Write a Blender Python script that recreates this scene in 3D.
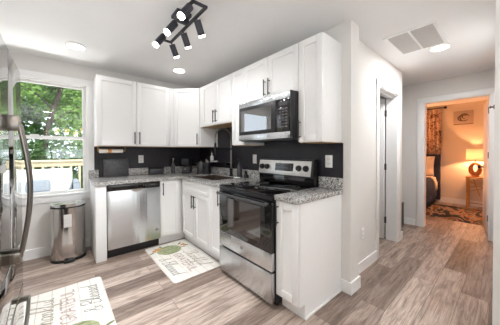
import bpy, bmesh, math, random
from mathutils import Vector, Matrix

for o in list(bpy.data.objects):
    bpy.data.objects.remove(o)
SC = bpy.context.scene
COL = SC.collection
R = math.radians
random.seed(7)

# ------------------------------------------------------------------ camera
CAM_POS = Vector((-1.931, -3.652, 1.253))
YAW, PITCH, ROLL, FPX, SHIFT = 49.416, -0.692, -0.137, 221.911, -7.627
def make_camera():
    ya, pi, ro = R(YAW), R(PITCH), R(ROLL)
    f = Vector((math.cos(ya)*math.cos(pi), math.sin(ya)*math.cos(pi), math.sin(pi)))
    r = Vector((math.sin(ya), -math.cos(ya), 0))
    u = r.cross(f)
    r2 = r*math.cos(ro) + u*math.sin(ro)
    u2 = -r*math.sin(ro) + u*math.cos(ro)
    cd = bpy.data.cameras.new('camera')
    cd.sensor_width = 36
    cd.lens = 36*FPX/500
    cd.shift_y = SHIFT/500
    cd.clip_start = 0.03
    co = bpy.data.objects.new('camera', cd)
    COL.objects.link(co)
    co.matrix_world = Matrix(((r2.x, u2.x, -f.x, CAM_POS.x), (r2.y, u2.y, -f.y, CAM_POS.y),
                              (r2.z, u2.z, -f.z, CAM_POS.z), (0, 0, 0, 1)))
    SC.camera = co
make_camera()

# ------------------------------------------------------------------ world, sun, exposure
W = bpy.data.worlds.new('World')
SC.world = W
W.use_nodes = True
bgn = W.node_tree.nodes['Background']
bgn.inputs['Color'].default_value = (0.80, 0.90, 1.0, 1)
bgn.inputs['Strength'].default_value = 2.4
SC.view_settings.view_transform = 'Standard'
SC.view_settings.look = 'None'
SC.view_settings.gamma = 1
SC.view_settings.use_curve_mapping = False
SC.view_settings.exposure = 0.25

def light(name, kind, loc, energy, color=(1, 1, 1), rot=(0, 0, 0), parent=None, **kw):
    d = bpy.data.lights.new(name, kind)
    d.energy = energy
    d.color = color
    for k, v in kw.items():
        setattr(d, k, v)
    o = bpy.data.objects.new(name, d)
    COL.objects.link(o)
    o.location = Vector(loc) - (wloc(parent) if parent else Vector())
    o.rotation_euler = rot
    if parent:
        o.parent = parent
    return o
_W = {}
def wloc(o):
    return _W.get(o.name, Vector())

light('sun', 'SUN', (4, -4, 9), 3.2, (1, .95, .85), rot=(R(38), R(24), R(0)), angle=R(2))
# unseen fill lights added behind the camera, aimed up; no windows stand there
light('rear_fill', 'AREA', (-1.3, -6.42, 1.35), 53, (.84, .93, 1.0), rot=(R(164), 0, 0), shape='RECTANGLE', size=2.4, size_y=2.0)
light('left_fill', 'AREA', (-2.87, -4.6, 1.45), 33, (.84, .93, 1.0), rot=(0, R(-164), 0), shape='RECTANGLE', size=1.3, size_y=1.6)
# the kitchen window as a portal for the sky's light
pt = light('kitchen_window_portal', 'AREA', (-2.14, .125, 1.43), 1, rot=(R(-90), 0, 0), shape='RECTANGLE', size=.96, size_y=1.4)
pt.data.cycles.is_portal = True
# added lamp low over the deck, filling the ceiling through the window
light('deck_fill', 'AREA', (-2.14, 1.2, .06), 115, (.94, .97, 1.0), rot=(R(-135), 0, 0), shape='RECTANGLE', size=2.4, size_y=.9)
LAMP_W = 1.2       # each ceiling downlight
SPOT_W = 46.0
GLOBE_W = 1.0
WARM = (.965, .985, 1.0)

# ------------------------------------------------------------------ material helpers
def lin(h):
    h = h.lstrip('#')
    c = [int(h[i:i+2], 16)/255 for i in (0, 2, 4)]
    return tuple(x/12.92 if x <= .04045 else ((x+.055)/1.055)**2.4 for x in c) + (1,)
MATS = {}
class NT:
    def __init__(s, name):
        s.m = bpy.data.materials.new(name)
        s.m.use_nodes = True
        s.t = s.m.node_tree
        s.b = s.t.nodes['Principled BSDF']
        s.out = s.t.nodes['Material Output']
        MATS[name] = s.m
    def n(s, typ, **kw):
        nd = s.t.nodes.new(typ)
        for k, v in kw.items():
            if k[0] == '_':
                setattr(nd, k[1:], v)
            else:
                nd.inputs[k.replace('__', ' ')].default_value = v
        return nd
    def l(s, a, b):
        s.t.links.new(a, b)
    def co(s, scale=(1, 1, 1), rot=(0, 0, 0), kind='Object'):
        tc = s.n('ShaderNodeTexCoord')
        mp = s.n('ShaderNodeMapping')
        mp.inputs['Scale'].default_value = scale
        mp.inputs['Rotation'].default_value = rot
        s.l(tc.outputs[kind], mp.inputs['Vector'])
        return mp.outputs['Vector']
    def ramp(s, fac, stops, interp='LINEAR'):
        r = s.n('ShaderNodeValToRGB')
        r.color_ramp.interpolation = interp
        e = r.color_ramp.elements
        while len(e) < len(stops):
            e.new(.5)
        for el, (p, c) in zip(e, stops):
            el.position = p
            el.color = lin(c) if isinstance(c, str) else c
        s.l(fac, r.inputs['Fac'])
        return r.outputs['Color']
    def mix(s, fac, a, b, mode='MIX'):
        m = s.n('ShaderNodeMix', _data_type='RGBA', _blend_type=mode)
        for sock, v in ((m.inputs[0], fac), (m.inputs[6], a), (m.inputs[7], b)):
            if hasattr(v, 'is_linked'):
                s.l(v, sock)
            else:
                sock.default_value = v
        return m.outputs[2]
    def bump(s, h, strength, dist=.01):
        b = s.n('ShaderNodeBump')
        b.inputs['Strength'].default_value = strength
        b.inputs['Distance'].default_value = dist
        s.l(h, b.inputs['Height'])
        s.l(b.outputs['Normal'], s.b.inputs['Normal'])

def plain(name, col, rough=.5, metal=0, noise=.03, scale=30, bump=0, bscale=200, spec=None, coat=0):
    t = NT(name)
    v = t.co()
    nz = t.n('ShaderNodeTexNoise', Scale=scale, Detail=3)
    t.l(v, nz.inputs['Vector'])
    c = lin(col)
    lo = tuple(max(0, x*(1-noise)) for x in c[:3]) + (1,)
    hi = tuple(min(1, x*(1+noise)) for x in c[:3]) + (1,)
    t.l(t.ramp(nz.outputs['Fac'], [(.3, lo), (.7, hi)]), t.b.inputs['Base Color'])
    t.b.inputs['Roughness'].default_value = rough
    t.b.inputs['Metallic'].default_value = metal
    if spec is not None:
        t.b.inputs['Specular IOR Level'].default_value = spec
    if coat:
        t.b.inputs['Coat Weight'].default_value = coat
        t.b.inputs['Coat Roughness'].default_value = .05
    if bump:
        nb = t.n('ShaderNodeTexNoise', Scale=bscale, Detail=2)
        t.l(v, nb.inputs['Vector'])
        t.bump(nb.outputs['Fac'], bump, .004)
    return t.m

def emit(name, col, strength):
    t = NT(name)
    t.b.inputs['Base Color'].default_value = lin(col)
    t.b.inputs['Emission Color'].default_value = lin(col)
    t.b.inputs['Emission Strength'].default_value = strength
    return t.m

plain('wall_paint', '#e1deda', .85, noise=.01, scale=3, bump=.08, bscale=160)
plain('ceiling_paint', '#f3f2f1', .9, noise=.01, scale=3, bump=.5, bscale=55)
plain('trim_paint', '#f1f0ef', .4, noise=.01)
plain('cabinet_paint', '#f4f3f2', .33, noise=.008)
plain('door_paint', '#f0efee', .4, noise=.01)
plain('bedroom_paint', '#dfd3c4', .85, noise=.01, bump=.05)
plain('gunmetal', '#4c4a4a', .32, 1, noise=.05)
plain('handle_steel', '#8f8983', .28, 1, noise=.05)
plain('neck_steel', '#85827f', .3, 1, noise=.05)
plain('track_metal', '#3b3b43', .4, .3, noise=.05)
plain('black_metal', '#232227', .38, .6, noise=.05)
plain('black_plastic', '#161518', .35, noise=.05)
plain('black_matte', '#1c1b1d', .6, noise=.1)
plain('charcoal_plastic', '#434245', .35, noise=.05)
plain('chrome', '#d8d8d8', .12, 1, noise=.02)
plain('hinge_metal', '#6f6b66', .4, .9, noise=.05)
plain('brass', '#b98f55', .3, 1, noise=.05)
plain('white_plastic', '#eeedea', .4, noise=.01)
plain('grey_plastic', '#8d8b8a', .45, noise=.02)
plain('button_grey', '#5f5d5e', .5, noise=.02)
plain('paper', '#f3ece4', .9, noise=.02)
plain('orange_print', '#e9a063', .9, noise=.1)
plain('wood_edge', '#c9a57c', .6, noise=.12, scale=60)
plain('cream_paint', '#cdbf9f', .6, noise=.04)
plain('white_cushion', '#dededc', .9, noise=.02)
plain('slate_cushion', '#868e96', .9, noise=.05)
plain('bark', '#3d332c', .9, noise=.3, scale=12, bump=.5, bscale=20)
plain('navy_velvet', '#222a42', .85, noise=.15, scale=20)
plain('navy_blanket', '#2b3957', .9, noise=.2, scale=25, bump=.3, bscale=90)
plain('linen', '#e8d8c4', .9, noise=.03)
plain('light_wood', '#b98a52', .5, noise=.18, scale=25)
plain('lamp_wood', '#8f5327', .35, noise=.2, scale=18)
plain('print_olive', '#a5aa84', .9, noise=.2, scale=40)
plain('print_sage', '#85906a', .9, noise=.2, scale=40)
plain('print_brown', '#a89a82', .9, noise=.1)
plain('print_rust', '#a5857d', .9, noise=.1)
plain('print_grey', '#8b8c83', .9, noise=.1)
plain('print_orange', '#d39a62', .9, noise=.2, scale=60)
plain('deck_wood', '#b9a78d', .8, noise=.15, scale=8)
plain('soil', '#5d6a42', .95, noise=.3, scale=2)
plain('sink_metal', '#54473f', .45, .4, noise=.05)
plain('vent_paint', '#dcd8d5', .6, noise=.02)
plain('vent_dark', '#b9b0a9', .9, noise=.1, scale=5)
plain('label_paper', '#d9d6d2', .7, noise=.12, scale=90)
plain('canvas', '#b9a898', .9, noise=.03)
plain('ink', '#5a4a48', .9, noise=.1)
emit('lamp_lens', '#fff6ea', 7)
emit('spot_lens', '#fff7ee', 9)
emit('globe_glow', '#ffd596', 5)

# brushed stainless
def steel(name, col, rough, aniso=.8, wave=0):
    t = NT(name)
    v = t.co((.6, .6, 260))
    nz = t.n('ShaderNodeTexNoise', Scale=4, Detail=2)
    t.l(v, nz.inputs['Vector'])
    c = lin(col)
    t.l(t.ramp(nz.outputs['Fac'], [(.2, tuple(x*.93 for x in c[:3])+(1,)), (.8, tuple(min(1, x*1.05) for x in c[:3])+(1,))]), t.b.inputs['Base Color'])
    t.b.inputs['Metallic'].default_value = 1
    t.b.inputs['Roughness'].default_value = rough
    t.b.inputs['Anisotropic'].default_value = aniso
    tg = t.n('ShaderNodeTangent')
    tg.direction_type = 'RADIAL'
    tg.axis = 'Z'
    t.l(tg.outputs['Tangent'], t.b.inputs['Tangent'])
    t.b.inputs['Anisotropic Rotation'].default_value = .25 if aniso > .5 else 0
    if wave:
        w = t.co((5.5, 5.5, .25))
        wn = t.n('ShaderNodeTexNoise', Scale=1.6, Detail=2)
        t.l(w, wn.inputs['Vector'])
        t.bump(wn.outputs['Fac'], wave, .06)
    return t.m
steel('stainless', '#cfd2d5', .25, wave=.13)
steel('stainless_can', '#bdb9b6', .16, .3, wave=.3)
steel('stainless_mirror', '#b9b8b8', .07, 0)
steel('stainless_soft', '#e6e4e1', .42, .2)

# black glass
t = NT('black_glass')
t.b.inputs['Base Color'].default_value = lin('#0d0b0c')
t.b.inputs['Roughness'].default_value = .05
t.b.inputs['IOR'].default_value = 1.6
t = NT('mirror_glass')
t.b.inputs['Base Color'].default_value = lin('#151314')
t.b.inputs['Roughness'].default_value = .03
t.b.inputs['IOR'].default_value = 3.4
t = NT('oven_window')
t.b.inputs['Base Color'].default_value = lin('#241a17')
t.b.inputs['Roughness'].default_value = .06
t.b.inputs['IOR'].default_value = 2.2

# window glass: clear with a fresnel reflection
t = NT('window_glass')
tr = t.n('ShaderNodeBsdfTransparent')
gl = t.n('ShaderNodeBsdfGlossy', Roughness=.0)
fr = t.n('ShaderNodeFresnel', IOR=1.6)
ge = t.n('ShaderNodeNewGeometry')
io = t.n('ShaderNodeMapRange'); io.inputs['To Min'].default_value = 1.6; io.inputs['To Max'].default_value = 1/1.6
t.l(ge.outputs['Backfacing'], io.inputs['Value']); t.l(io.outputs[0], fr.inputs['IOR'])
mx = t.n('ShaderNodeMixShader')
t.l(fr.outputs[0], mx.inputs[0]); t.l(tr.outputs[0], mx.inputs[1]); t.l(gl.outputs[0], mx.inputs[2])
t.l(mx.outputs[0], t.out.inputs['Surface'])

# wood plank floor, boards run along x
t = NT('plank_floor')
v = t.co()
br = t.n('ShaderNodeTexBrick', _offset=.37, _offset_frequency=2, _squash=1)
for k, val in (('Scale', 1.0), ('Mortar Size', .0016), ('Mortar Smooth', .1), ('Bias', 0.0), ('Brick Width', 1.22), ('Row Height', .178)):
    br.inputs[k].default_value = val
br.inputs['Color1'].default_value = (0, 0, 0, 1)
br.inputs['Color2'].default_value = (1, 1, 1, 1)
br.inputs['Mortar'].default_value = (.5, .5, .5, 1)
t.l(v, br.inputs['Vector'])
base = t.ramp(br.outputs['Color'], [(0, '#7d6a5e'), (.3, '#a8958a'), (.6, '#c9b9ae'), (1, '#8f7b6e')])
# per-board shift of the grain
off = t.n('ShaderNodeVectorMath', _operation='MULTIPLY')
t.l(br.outputs['Color'], off.inputs[0]); off.inputs[1].default_value = (7, 13, 3)
add = t.n('ShaderNodeVectorMath', _operation='ADD')
t.l(v, add.inputs[0]); t.l(off.outputs[0], add.inputs[1])
mp = t.n('ShaderNodeMapping'); mp.inputs['Scale'].default_value = (1.1, 15, 1)
t.l(add.outputs[0], mp.inputs['Vector'])
g1 = t.n('ShaderNodeTexNoise', Scale=2.2, Detail=6, Roughness=.62, Distortion=.8)
t.l(mp.outputs[0], g1.inputs['Vector'])
mp2 = t.n('ShaderNodeMapping'); mp2.inputs['Scale'].default_value = (2.2, 90, 1)
t.l(add.outputs[0], mp2.inputs['Vector'])
g2 = t.n('ShaderNodeTexNoise', Scale=3, Detail=3)
t.l(mp2.outputs[0], g2.inputs['Vector'])
gr = t.ramp(g1.outputs['Fac'], [(.28, '#6e5c50'), (.42, '#c2b5aa'), (.58, '#f4efea'), (.74, '#a8988c')])
c1 = t.mix(.85, base, gr, 'MULTIPLY')
gr2 = t.ramp(g2.outputs['Fac'], [(.35, '#c9c2bc'), (.6, '#ffffff')])
c2 = t.mix(.7, c1, gr2, 'MULTIPLY')
# dark knots
kv = t.n('ShaderNodeMapping'); kv.inputs['Scale'].default_value = (1.2, 4.5, 1)
t.l(add.outputs[0], kv.inputs['Vector'])
vo = t.n('ShaderNodeTexVoronoi', Scale=1.1)
t.l(kv.outputs[0], vo.inputs['Vector'])
kn = t.ramp(vo.outputs['Distance'], [(.02, '#6b5548'), (.16, '#ffffff')])
c3 = t.mix(.6, c2, kn, 'MULTIPLY')
mp3 = t.n('ShaderNodeMapping'); mp3.inputs['Scale'].default_value = (2.0, 7.5, 1)
t.l(add.outputs[0], mp3.inputs['Vector'])
g3 = t.n('ShaderNodeTexNoise', Scale=1.5, Detail=3, Roughness=.6, Distortion=1.2)
t.l(mp3.outputs[0], g3.inputs['Vector'])
c3 = t.mix(.5, c3, t.ramp(g3.outputs['Fac'], [(.34, '#8c7868'), (.5, '#f0ebe6'), (.7, '#ffffff')]), 'MULTIPLY')
mort = t.mix(br.outputs['Fac'], c3, lin('#5d4f46'))
hs = t.n('ShaderNodeHueSaturation', Saturation=.8, Value=1.46)
t.l(mort, hs.inputs['Color'])
t.l(hs.outputs[0], t.b.inputs['Base Color'])
t.b.inputs['Roughness'].default_value = .42
t.bump(g1.outputs['Fac'], .06, .004)

# granite
t = NT('granite')
v = t.co()
n1 = t.n('ShaderNodeTexVoronoi', Scale=130); t.l(v, n1.inputs['Vector'])
n2 = t.n('ShaderNodeTexNoise', Scale=95, Detail=4, Roughness=.7); t.l(v, n2.inputs['Vector'])
n3 = t.n('ShaderNodeTexVoronoi', Scale=60); t.l(v, n3.inputs['Vector'])
sp = t.ramp(n1.outputs['Color'], [(.0, '#333233'), (.17, '#7b7876'), (.34, '#b4b1ae'), (.6, '#d3d1ce'), (1, '#e6e4e2')], 'CONSTANT')
s2 = t.ramp(n2.outputs['Fac'], [(.36, '#777473'), (.48, '#ffffff')])
s3 = t.ramp(n3.outputs['Color'], [(.0, '#8f8a86'), (.14, '#ffffff')], 'CONSTANT')
t.l(t.mix(.7, t.mix(.7, sp, s2, 'MULTIPLY'), s3, 'MULTIPLY'), t.b.inputs['Base Color'])
t.b.inputs['Roughness'].default_value = .2

# embossed dark backsplash tile
t = NT('black_tile')
v = t.co((1, 1, 1))
v1 = t.n('ShaderNodeTexVoronoi', _feature='DISTANCE_TO_EDGE', Scale=16, Randomness=.25); t.l(v, v1.inputs['Vector'])
nz = t.n('ShaderNodeTexNoise', Scale=9, Detail=2); t.l(v, nz.inputs['Vector'])
t.l(t.ramp(nz.outputs['Fac'], [(.3, '#17141a'), (.7, '#211d24')]), t.b.inputs['Base Color'])
t.b.inputs['Roughness'].default_value = .42
t.bump(t.ramp(v1.outputs['Distance'], [(0, (0, 0, 0, 1)), (.08, (1, 1, 1, 1))]), .35, .003)

# speckled charcoal board
t = NT('speckled_charcoal')
v = t.co()
nz = t.n('ShaderNodeTexNoise', Scale=150, Detail=2); t.l(v, nz.inputs['Vector'])
t.l(t.ramp(nz.outputs['Fac'], [(.4, '#29282a'), (.62, '#5a595b')]), t.b.inputs['Base Color'])
t.b.inputs['Roughness'].default_value = .45

# mat cloth: whitewashed boards printed across it
t = NT('mat_cloth')
v = t.co()
sx = t.n('ShaderNodeSeparateXYZ'); t.l(v, sx.inputs[0])
md = t.n('ShaderNodeMath', _operation='PINGPONG'); md.inputs[1].default_value = .045
t.l(sx.outputs['Y'], md.inputs[0])
mp = t.n('ShaderNodeMapping'); mp.inputs['Scale'].default_value = (60, 5, 1); t.l(v, mp.inputs['Vector'])
nz = t.n('ShaderNodeTexNoise', Scale=1.2, Detail=4); t.l(mp.outputs[0], nz.inputs['Vector'])
ln = t.ramp(md.outputs[0], [(0.0, '#d3cdc4'), (.003, '#ffffff')])
bs = t.ramp(nz.outputs['Fac'], [(.3, '#e6e0d7'), (.65, '#f6f2ec')])
t.l(t.mix(1.0, bs, ln, 'MULTIPLY'), t.b.inputs['Base Color'])
t.b.inputs['Roughness'].default_value = .9

# leaves
def leaf(name, a, b, c, sc=1.2):
    t = NT(name)
    v = t.co()
    nz = t.n('ShaderNodeTexNoise', Scale=sc, Detail=6, Roughness=.8); t.l(v, nz.inputs['Vector'])
    col = t.ramp(nz.outputs['Fac'], [(.3, a), (.5, b), (.72, c)])
    t.l(col, t.b.inputs['Base Color'])
    t.b.inputs['Roughness'].default_value = .6
    tl = t.n('ShaderNodeBsdfTranslucent'); t.l(col, tl.inputs['Color'])
    mx = t.n('ShaderNodeMixShader'); mx.inputs[0].default_value = .35
    t.l(t.b.outputs[0], mx.inputs[1]); t.l(tl.outputs[0], mx.inputs[2]); t.l(mx.outputs[0], t.out.inputs['Surface'])
leaf('leaf_mid', '#3c5f22', '#6d9a44', '#aacb78')
leaf('leaf_dark', '#2c4526', '#4d6f3c', '#7d9a5d')
leaf('leaf_bright', '#557d2b', '#8db352', '#cbdf98')

# patterned curtain, rug
t = NT('curtain_cloth')
v = t.co((1, 1, 1))
nz = t.n('ShaderNodeTexNoise', Scale=13, Detail=3, Distortion=1.2); t.l(v, nz.inputs['Vector'])
vo = t.n('ShaderNodeTexVoronoi', Scale=17); t.l(v, vo.inputs['Vector'])
a = t.ramp(nz.outputs['Fac'], [(.38, '#6d4d40'), (.45, '#c09c82'), (.6, '#d6b79e')])
b = t.ramp(vo.outputs['Distance'], [(.14, '#7d5c4c'), (.28, '#ffffff')])
t.l(t.mix(.8, a, b, 'MULTIPLY'), t.b.inputs['Base Color'])
t.b.inputs['Roughness'].default_value = .95
t = NT('abstract_rug')
v = t.co((1.0, 2.4, 1))
nz = t.n('ShaderNodeTexNoise', Scale=1.7, Detail=4, Distortion=1.4); t.l(v, nz.inputs['Vector'])
t.l(t.ramp(nz.outputs['Fac'], [(.30, '#15181f'), (.44, '#232730'), (.49, '#8a745c'), (.53, '#a3907a'), (.56, '#a5612c'), (.61, '#2b2c32'), (.75, '#8f806c')]), t.b.inputs['Base Color'])
t.b.inputs['Roughness'].default_value = .95

# glowing lamp shade (lit from inside)
t = NT('lit_shade')
t.b.inputs['Base Color'].default_value = lin('#f6e6cc')
t.b.inputs['Emission Color'].default_value = lin('#ffdca8')
t.b.inputs['Emission Strength'].default_value = .55
tl = t.n('ShaderNodeBsdfTranslucent'); tl.inputs['Color'].default_value = lin('#fff0d8')
mx = t.n('ShaderNodeMixShader'); mx.inputs[0].default_value = .75
t.l(t.b.outputs[0], mx.inputs[1]); t.l(tl.outputs[0], mx.inputs[2]); t.l(mx.outputs[0], t.out.inputs['Surface'])

# ------------------------------------------------------------------ mesh helpers
class MB:
    def __init__(s, M=None):
        s.bm = bmesh.new()
        s.M = M
    def _x(s, verts):
        if s.M is not None:
            bmesh.ops.transform(s.bm, matrix=s.M, verts=verts)
    def box(s, x0, x1, y0, y1, z0, z1, bev=0, seg=2, M=None):
        c = [(x0, y0, z0), (x1, y0, z0), (x1, y1, z0), (x0, y1, z0), (x0, y0, z1), (x1, y0, z1), (x1, y1, z1), (x0, y1, z1)]
        vs = [s.bm.verts.new(p) for p in c]
        fs = [s.bm.faces.new([vs[i] for i in f]) for f in ((0, 3, 2, 1), (4, 5, 6, 7), (0, 1, 5, 4), (1, 2, 6, 5), (2, 3, 7, 6), (3, 0, 4, 7))]
        if bev:
            es = list({e for f in fs for e in f.edges})
            r = bmesh.ops.bevel(s.bm, geom=es, offset=bev, segments=seg, affect='EDGES', profile=.5)
            vs = list({v for f in r['faces'] for v in f.verts} | {v for v in vs if v.is_valid})
        if M is not None:
            bmesh.ops.transform(s.bm, matrix=M, verts=vs)
        s._x(vs)
        return s
    def prism(s, pts, a0, a1, axis='z', bev=0):
        def p3(p, a):
            return {'z': (p[0], p[1], a), 'x': (a, p[0], p[1]), 'y': (p[0], a, p[1])}[axis]
        lo = [s.bm.verts.new(p3(p, a0)) for p in pts]
        hi = [s.bm.verts.new(p3(p, a1)) for p in pts]
        n = len(pts)
        fs = [s.bm.faces.new(lo[::-1]), s.bm.faces.new(hi)]
        for i in range(n):
            fs.append(s.bm.faces.new((lo[i], lo[(i+1) % n], hi[(i+1) % n], hi[i])))
        vs = lo+hi
        if bev:
            es = list(fs[0].edges)+list(fs[1].edges)
            r = bmesh.ops.bevel(s.bm, geom=es, offset=bev, segments=2, affect='EDGES', profile=.5)
            vs = list({v for f in r['faces'] for v in f.verts} | {v for v in vs if v.is_valid})
        s._x(vs)
        return s
    def cyl(s, p0, p1, r0, r1=None, n=16, cap=True):
        r1 = r0 if r1 is None else r1
        return s.tube([p0, p1], [r0, r1], n, cap)
    def tube(s, pts, r, n=10, cap=True, closed=False):
        pts = [Vector(p) for p in pts]
        rs = r if isinstance(r, (list, tuple)) else [r]*len(pts)
        rings = []
        up = None
        m = len(pts)
        for i, p in enumerate(pts):
            if closed:
                d = pts[(i+1) % m]-pts[i-1]
            else:
                d = pts[min(i+1, m-1)]-pts[max(i-1, 0)]
            d.normalize()
            if up is None:
                up = Vector((0, 0, 1)) if abs(d.z) < .9 else Vector((1, 0, 0))
            a = d.cross(up).normalized()
            b = a.cross(d).normalized()
            up = b
            rings.append([s.bm.verts.new(p+(a*math.cos(2*math.pi*k/n)+b*math.sin(2*math.pi*k/n))*rs[i]) for k in range(n)])
        for i in range(m if closed else m-1):
            A, B = rings[i], rings[(i+1) % m]
            for k in range(n):
                s.bm.faces.new((A[k], A[(k+1) % n], B[(k+1) % n], B[k]))
        if cap and not closed:
            s.bm.faces.new(rings[0][::-1]); s.bm.faces.new(rings[-1])
        s._x([v for q in rings for v in q])
        return s
    def lathe(s, prof, c=(0, 0, 0), n=24, axis='z'):
        c = Vector(c)
        rings = []
        for r, h in prof:
            ring = []
            for k in range(n):
                a = 2*math.pi*k/n
                p = Vector((r*math.cos(a), r*math.sin(a), h))
                if axis == 'x': p = Vector((p.z, p.x, p.y))
                if axis == 'y': p = Vector((p.x, p.z, p.y))
                ring.append(s.bm.verts.new(c+p))
            rings.append(ring)
        for i in range(len(rings)-1):
            for k in range(n):
                s.bm.faces.new((rings[i][k], rings[i][(k+1) % n], rings[i+1][(k+1) % n], rings[i+1][k]))
        s.bm.faces.new(rings[0][::-1]); s.bm.faces.new(rings[-1])
        s._x([v for q in rings for v in q])
        return s
    def ball(s, c, r, sc=(1, 1, 1), u=16, v=10):
        ret = bmesh.ops.create_uvsphere(s.bm, u_segments=u, v_segments=v, radius=r)
        bmesh.ops.transform(s.bm, matrix=Matrix.Translation(Vector(c)) @ Matrix.Diagonal((*sc, 1)), verts=ret['verts'])
        s._x(ret['verts'])
        return s
    def ribbon(s, pts, w, z):
        # flat inked stroke of width w at height z
        for a, b in zip(pts, pts[1:]):
            a = Vector((a[0], a[1], 0)); b = Vector((b[0], b[1], 0))
            d = (b-a)
            if d.length < 1e-6: continue
            d.normalize(); q = Vector((-d.y, d.x, 0))*w/2
            a2 = a-d*w*.3; b2 = b+d*w*.3
            vs = [s.bm.verts.new((p.x, p.y, z)) for p in (a2-q, b2-q, b2+q, a2+q)]
            s.bm.faces.new(vs)
            s._x(vs)
        return s
    def flat(s, pts, z):
        vs = [s.bm.verts.new((p[0], p[1], z)) for p in pts]
        s.bm.faces.new(vs)
        s._x(vs)
        return s
    def build(s, name, mat, parent=None, local=False, smooth=True):
        bm = s.bm
        bmesh.ops.recalc_face_normals(bm, faces=bm.faces[:])
        off = Vector()
        if parent is not None and not local:
            off = wloc(parent)
        loc = Vector()
        if parent is None and not local:
            xs = [v.co for v in bm.verts]
            lo = Vector((min(v.x for v in xs), min(v.y for v in xs), min(v.z for v in xs)))
            hi = Vector((max(v.x for v in xs), max(v.y for v in xs), max(v.z for v in xs)))
            loc = Vector(((lo.x+hi.x)/2, (lo.y+hi.y)/2, lo.z))
            off = loc
        if off.length:
            bmesh.ops.translate(bm, vec=-off, verts=bm.verts[:])
        me = bpy.data.meshes.new(name)
        if smooth:
            for f in bm.faces: f.smooth = True
            for e in bm.edges:
                if len(e.link_faces) == 2 and e.calc_face_angle(0) > R(32):
                    e.smooth = False
        bm.to_mesh(me)
        bm.free()
        me.materials.append(MATS[mat])
        o = bpy.data.objects.new(name, me)
        COL.objects.link(o)
        o.location = loc
        if parent is not None:
            o.parent = parent
            _W[o.name] = wloc(parent)
        else:
            _W[o.name] = loc
        return o

def tag(o, label, cat, group=None):
    o['label'] = label; o['category'] = cat
    if group: o['group'] = group
    return o
def thing(name, label, cat, loc=(0, 0, 0), rz=0, group=None):
    o = bpy.data.objects.new(name, None)
    COL.objects.link(o)
    o.empty_display_size = .1
    o.location = loc
    o.rotation_euler = (0, 0, rz)
    _W[o.name] = Vector(loc)
    return tag(o, label, cat, group)
def struct(o):
    o['kind'] = 'structure'
    return o
def copy_tree(o, parent=None):
    c = o.copy(); COL.objects.link(c)
    if parent: c.parent = parent
    for ch in list(o.children):
        copy_tree(ch, c)
    return c
def sbox(name, mat, *boxes, bev=0):
    m = MB()
    for b in boxes: m.box(*b, bev=bev)
    return struct(m.build(name, mat))

# ------------------------------------------------------------------ room shell
CH = 2.40
def origin0(o):      # keep the floor pattern in world coordinates
    v = o.location.copy()
    o.data.transform(Matrix.Translation(v)); o.location = (0, 0, 0); return o
origin0(sbox('floor', 'plank_floor', (-3.1, 5.5, -6.7, .0, -.1, 0)))
origin0(sbox('ceiling', 'ceiling_paint', (-3.1, 5.5, -6.7, .15, CH, CH+.15)))
WX0, WX1, WZ0, WZ1 = -2.62, -1.66, .735, 2.13
sbox('wall_window', 'wall_paint', (-3.1, WX0, 0, .12, 0, CH), (WX1, 2.77, 0, .12, 0, CH), (WX0, WX1, 0, .12, 0, WZ0), (WX0, WX1, 0, .12, WZ1, CH))
sbox('wall_left', 'wall_paint', (-3.1, -2.95, -6.5, 0, 0, CH))
sbox('wall_rear', 'wall_paint', (-3.1, .22, -6.65, -6.5, 0, CH))
sbox('wall_range', 'wall_paint', (0, .159, -2.752, 0, 0, CH))
HX0, HX1 = .931, 1.62
sbox('wall_hall', 'wall_paint', (.159, HX0, -2.647, -2.51, 0, CH), (HX1, 1.81, -2.647, -2.51, 0, CH), (HX0, HX1, -2.647, -2.51, 2.03, CH))
sbox('wall_passage', 'wall_paint', (1.70, 1.81, -2.51, 0, 0, CH))
BY0, BY1 = -3.478, -2.73
sbox('wall_far', 'wall_paint', (2.65, 2.77, BY1, 0, 0, CH), (2.65, 2.77, -3.9, BY0, 0, CH), (2.65, 2.77, BY0, BY1, 2.06, CH))
sbox('wall_right', 'wall_paint', (.1, 2.65, -3.72, -3.592, 0, CH), (.1, .22, -6.5, -3.72, 0, CH))
sbox('wall_bedroom_back', 'bedroom_paint', (5.3, 5.45, -3.9, -.5, 0, CH))
sbox('wall_bedroom_right', 'bedroom_paint', (2.77, 5.3, -4.0, -3.9, 0, CH))
sbox('wall_bedroom_left', 'bedroom_paint', (2.77, 5.3, -.6, -.5, 0, CH))

def baseboard(name, *boxes):
    m = MB()
    for b in boxes: m.box(*b)
    struct(m.build(name, 'trim_paint'))
BH = .105
baseboard('baseboard_window', (-2.95, -1.64, -.015, 0, 0, .115))
baseboard('baseboard_pier', (-.015, 0, -2.767, -2.674, 0, BH), (0, .159, -2.767, -2.752, 0, BH), (.159, .174, -2.767, -2.662, 0, BH))
baseboard('baseboard_hall', (.174, HX0-.075, -2.662, -2.647, 0, BH), (HX1+.075, 1.825, -2.662, -2.647, 0, BH), (1.81, 1.825, -2.647, 0, 0, BH))
baseboard('baseboard_far', (2.635, 2.65, BY1+.11, 0, 0, BH))
baseboard('baseboard_bedroom', (5.285, 5.3, -3.9, -.6, 0, .12))

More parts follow.
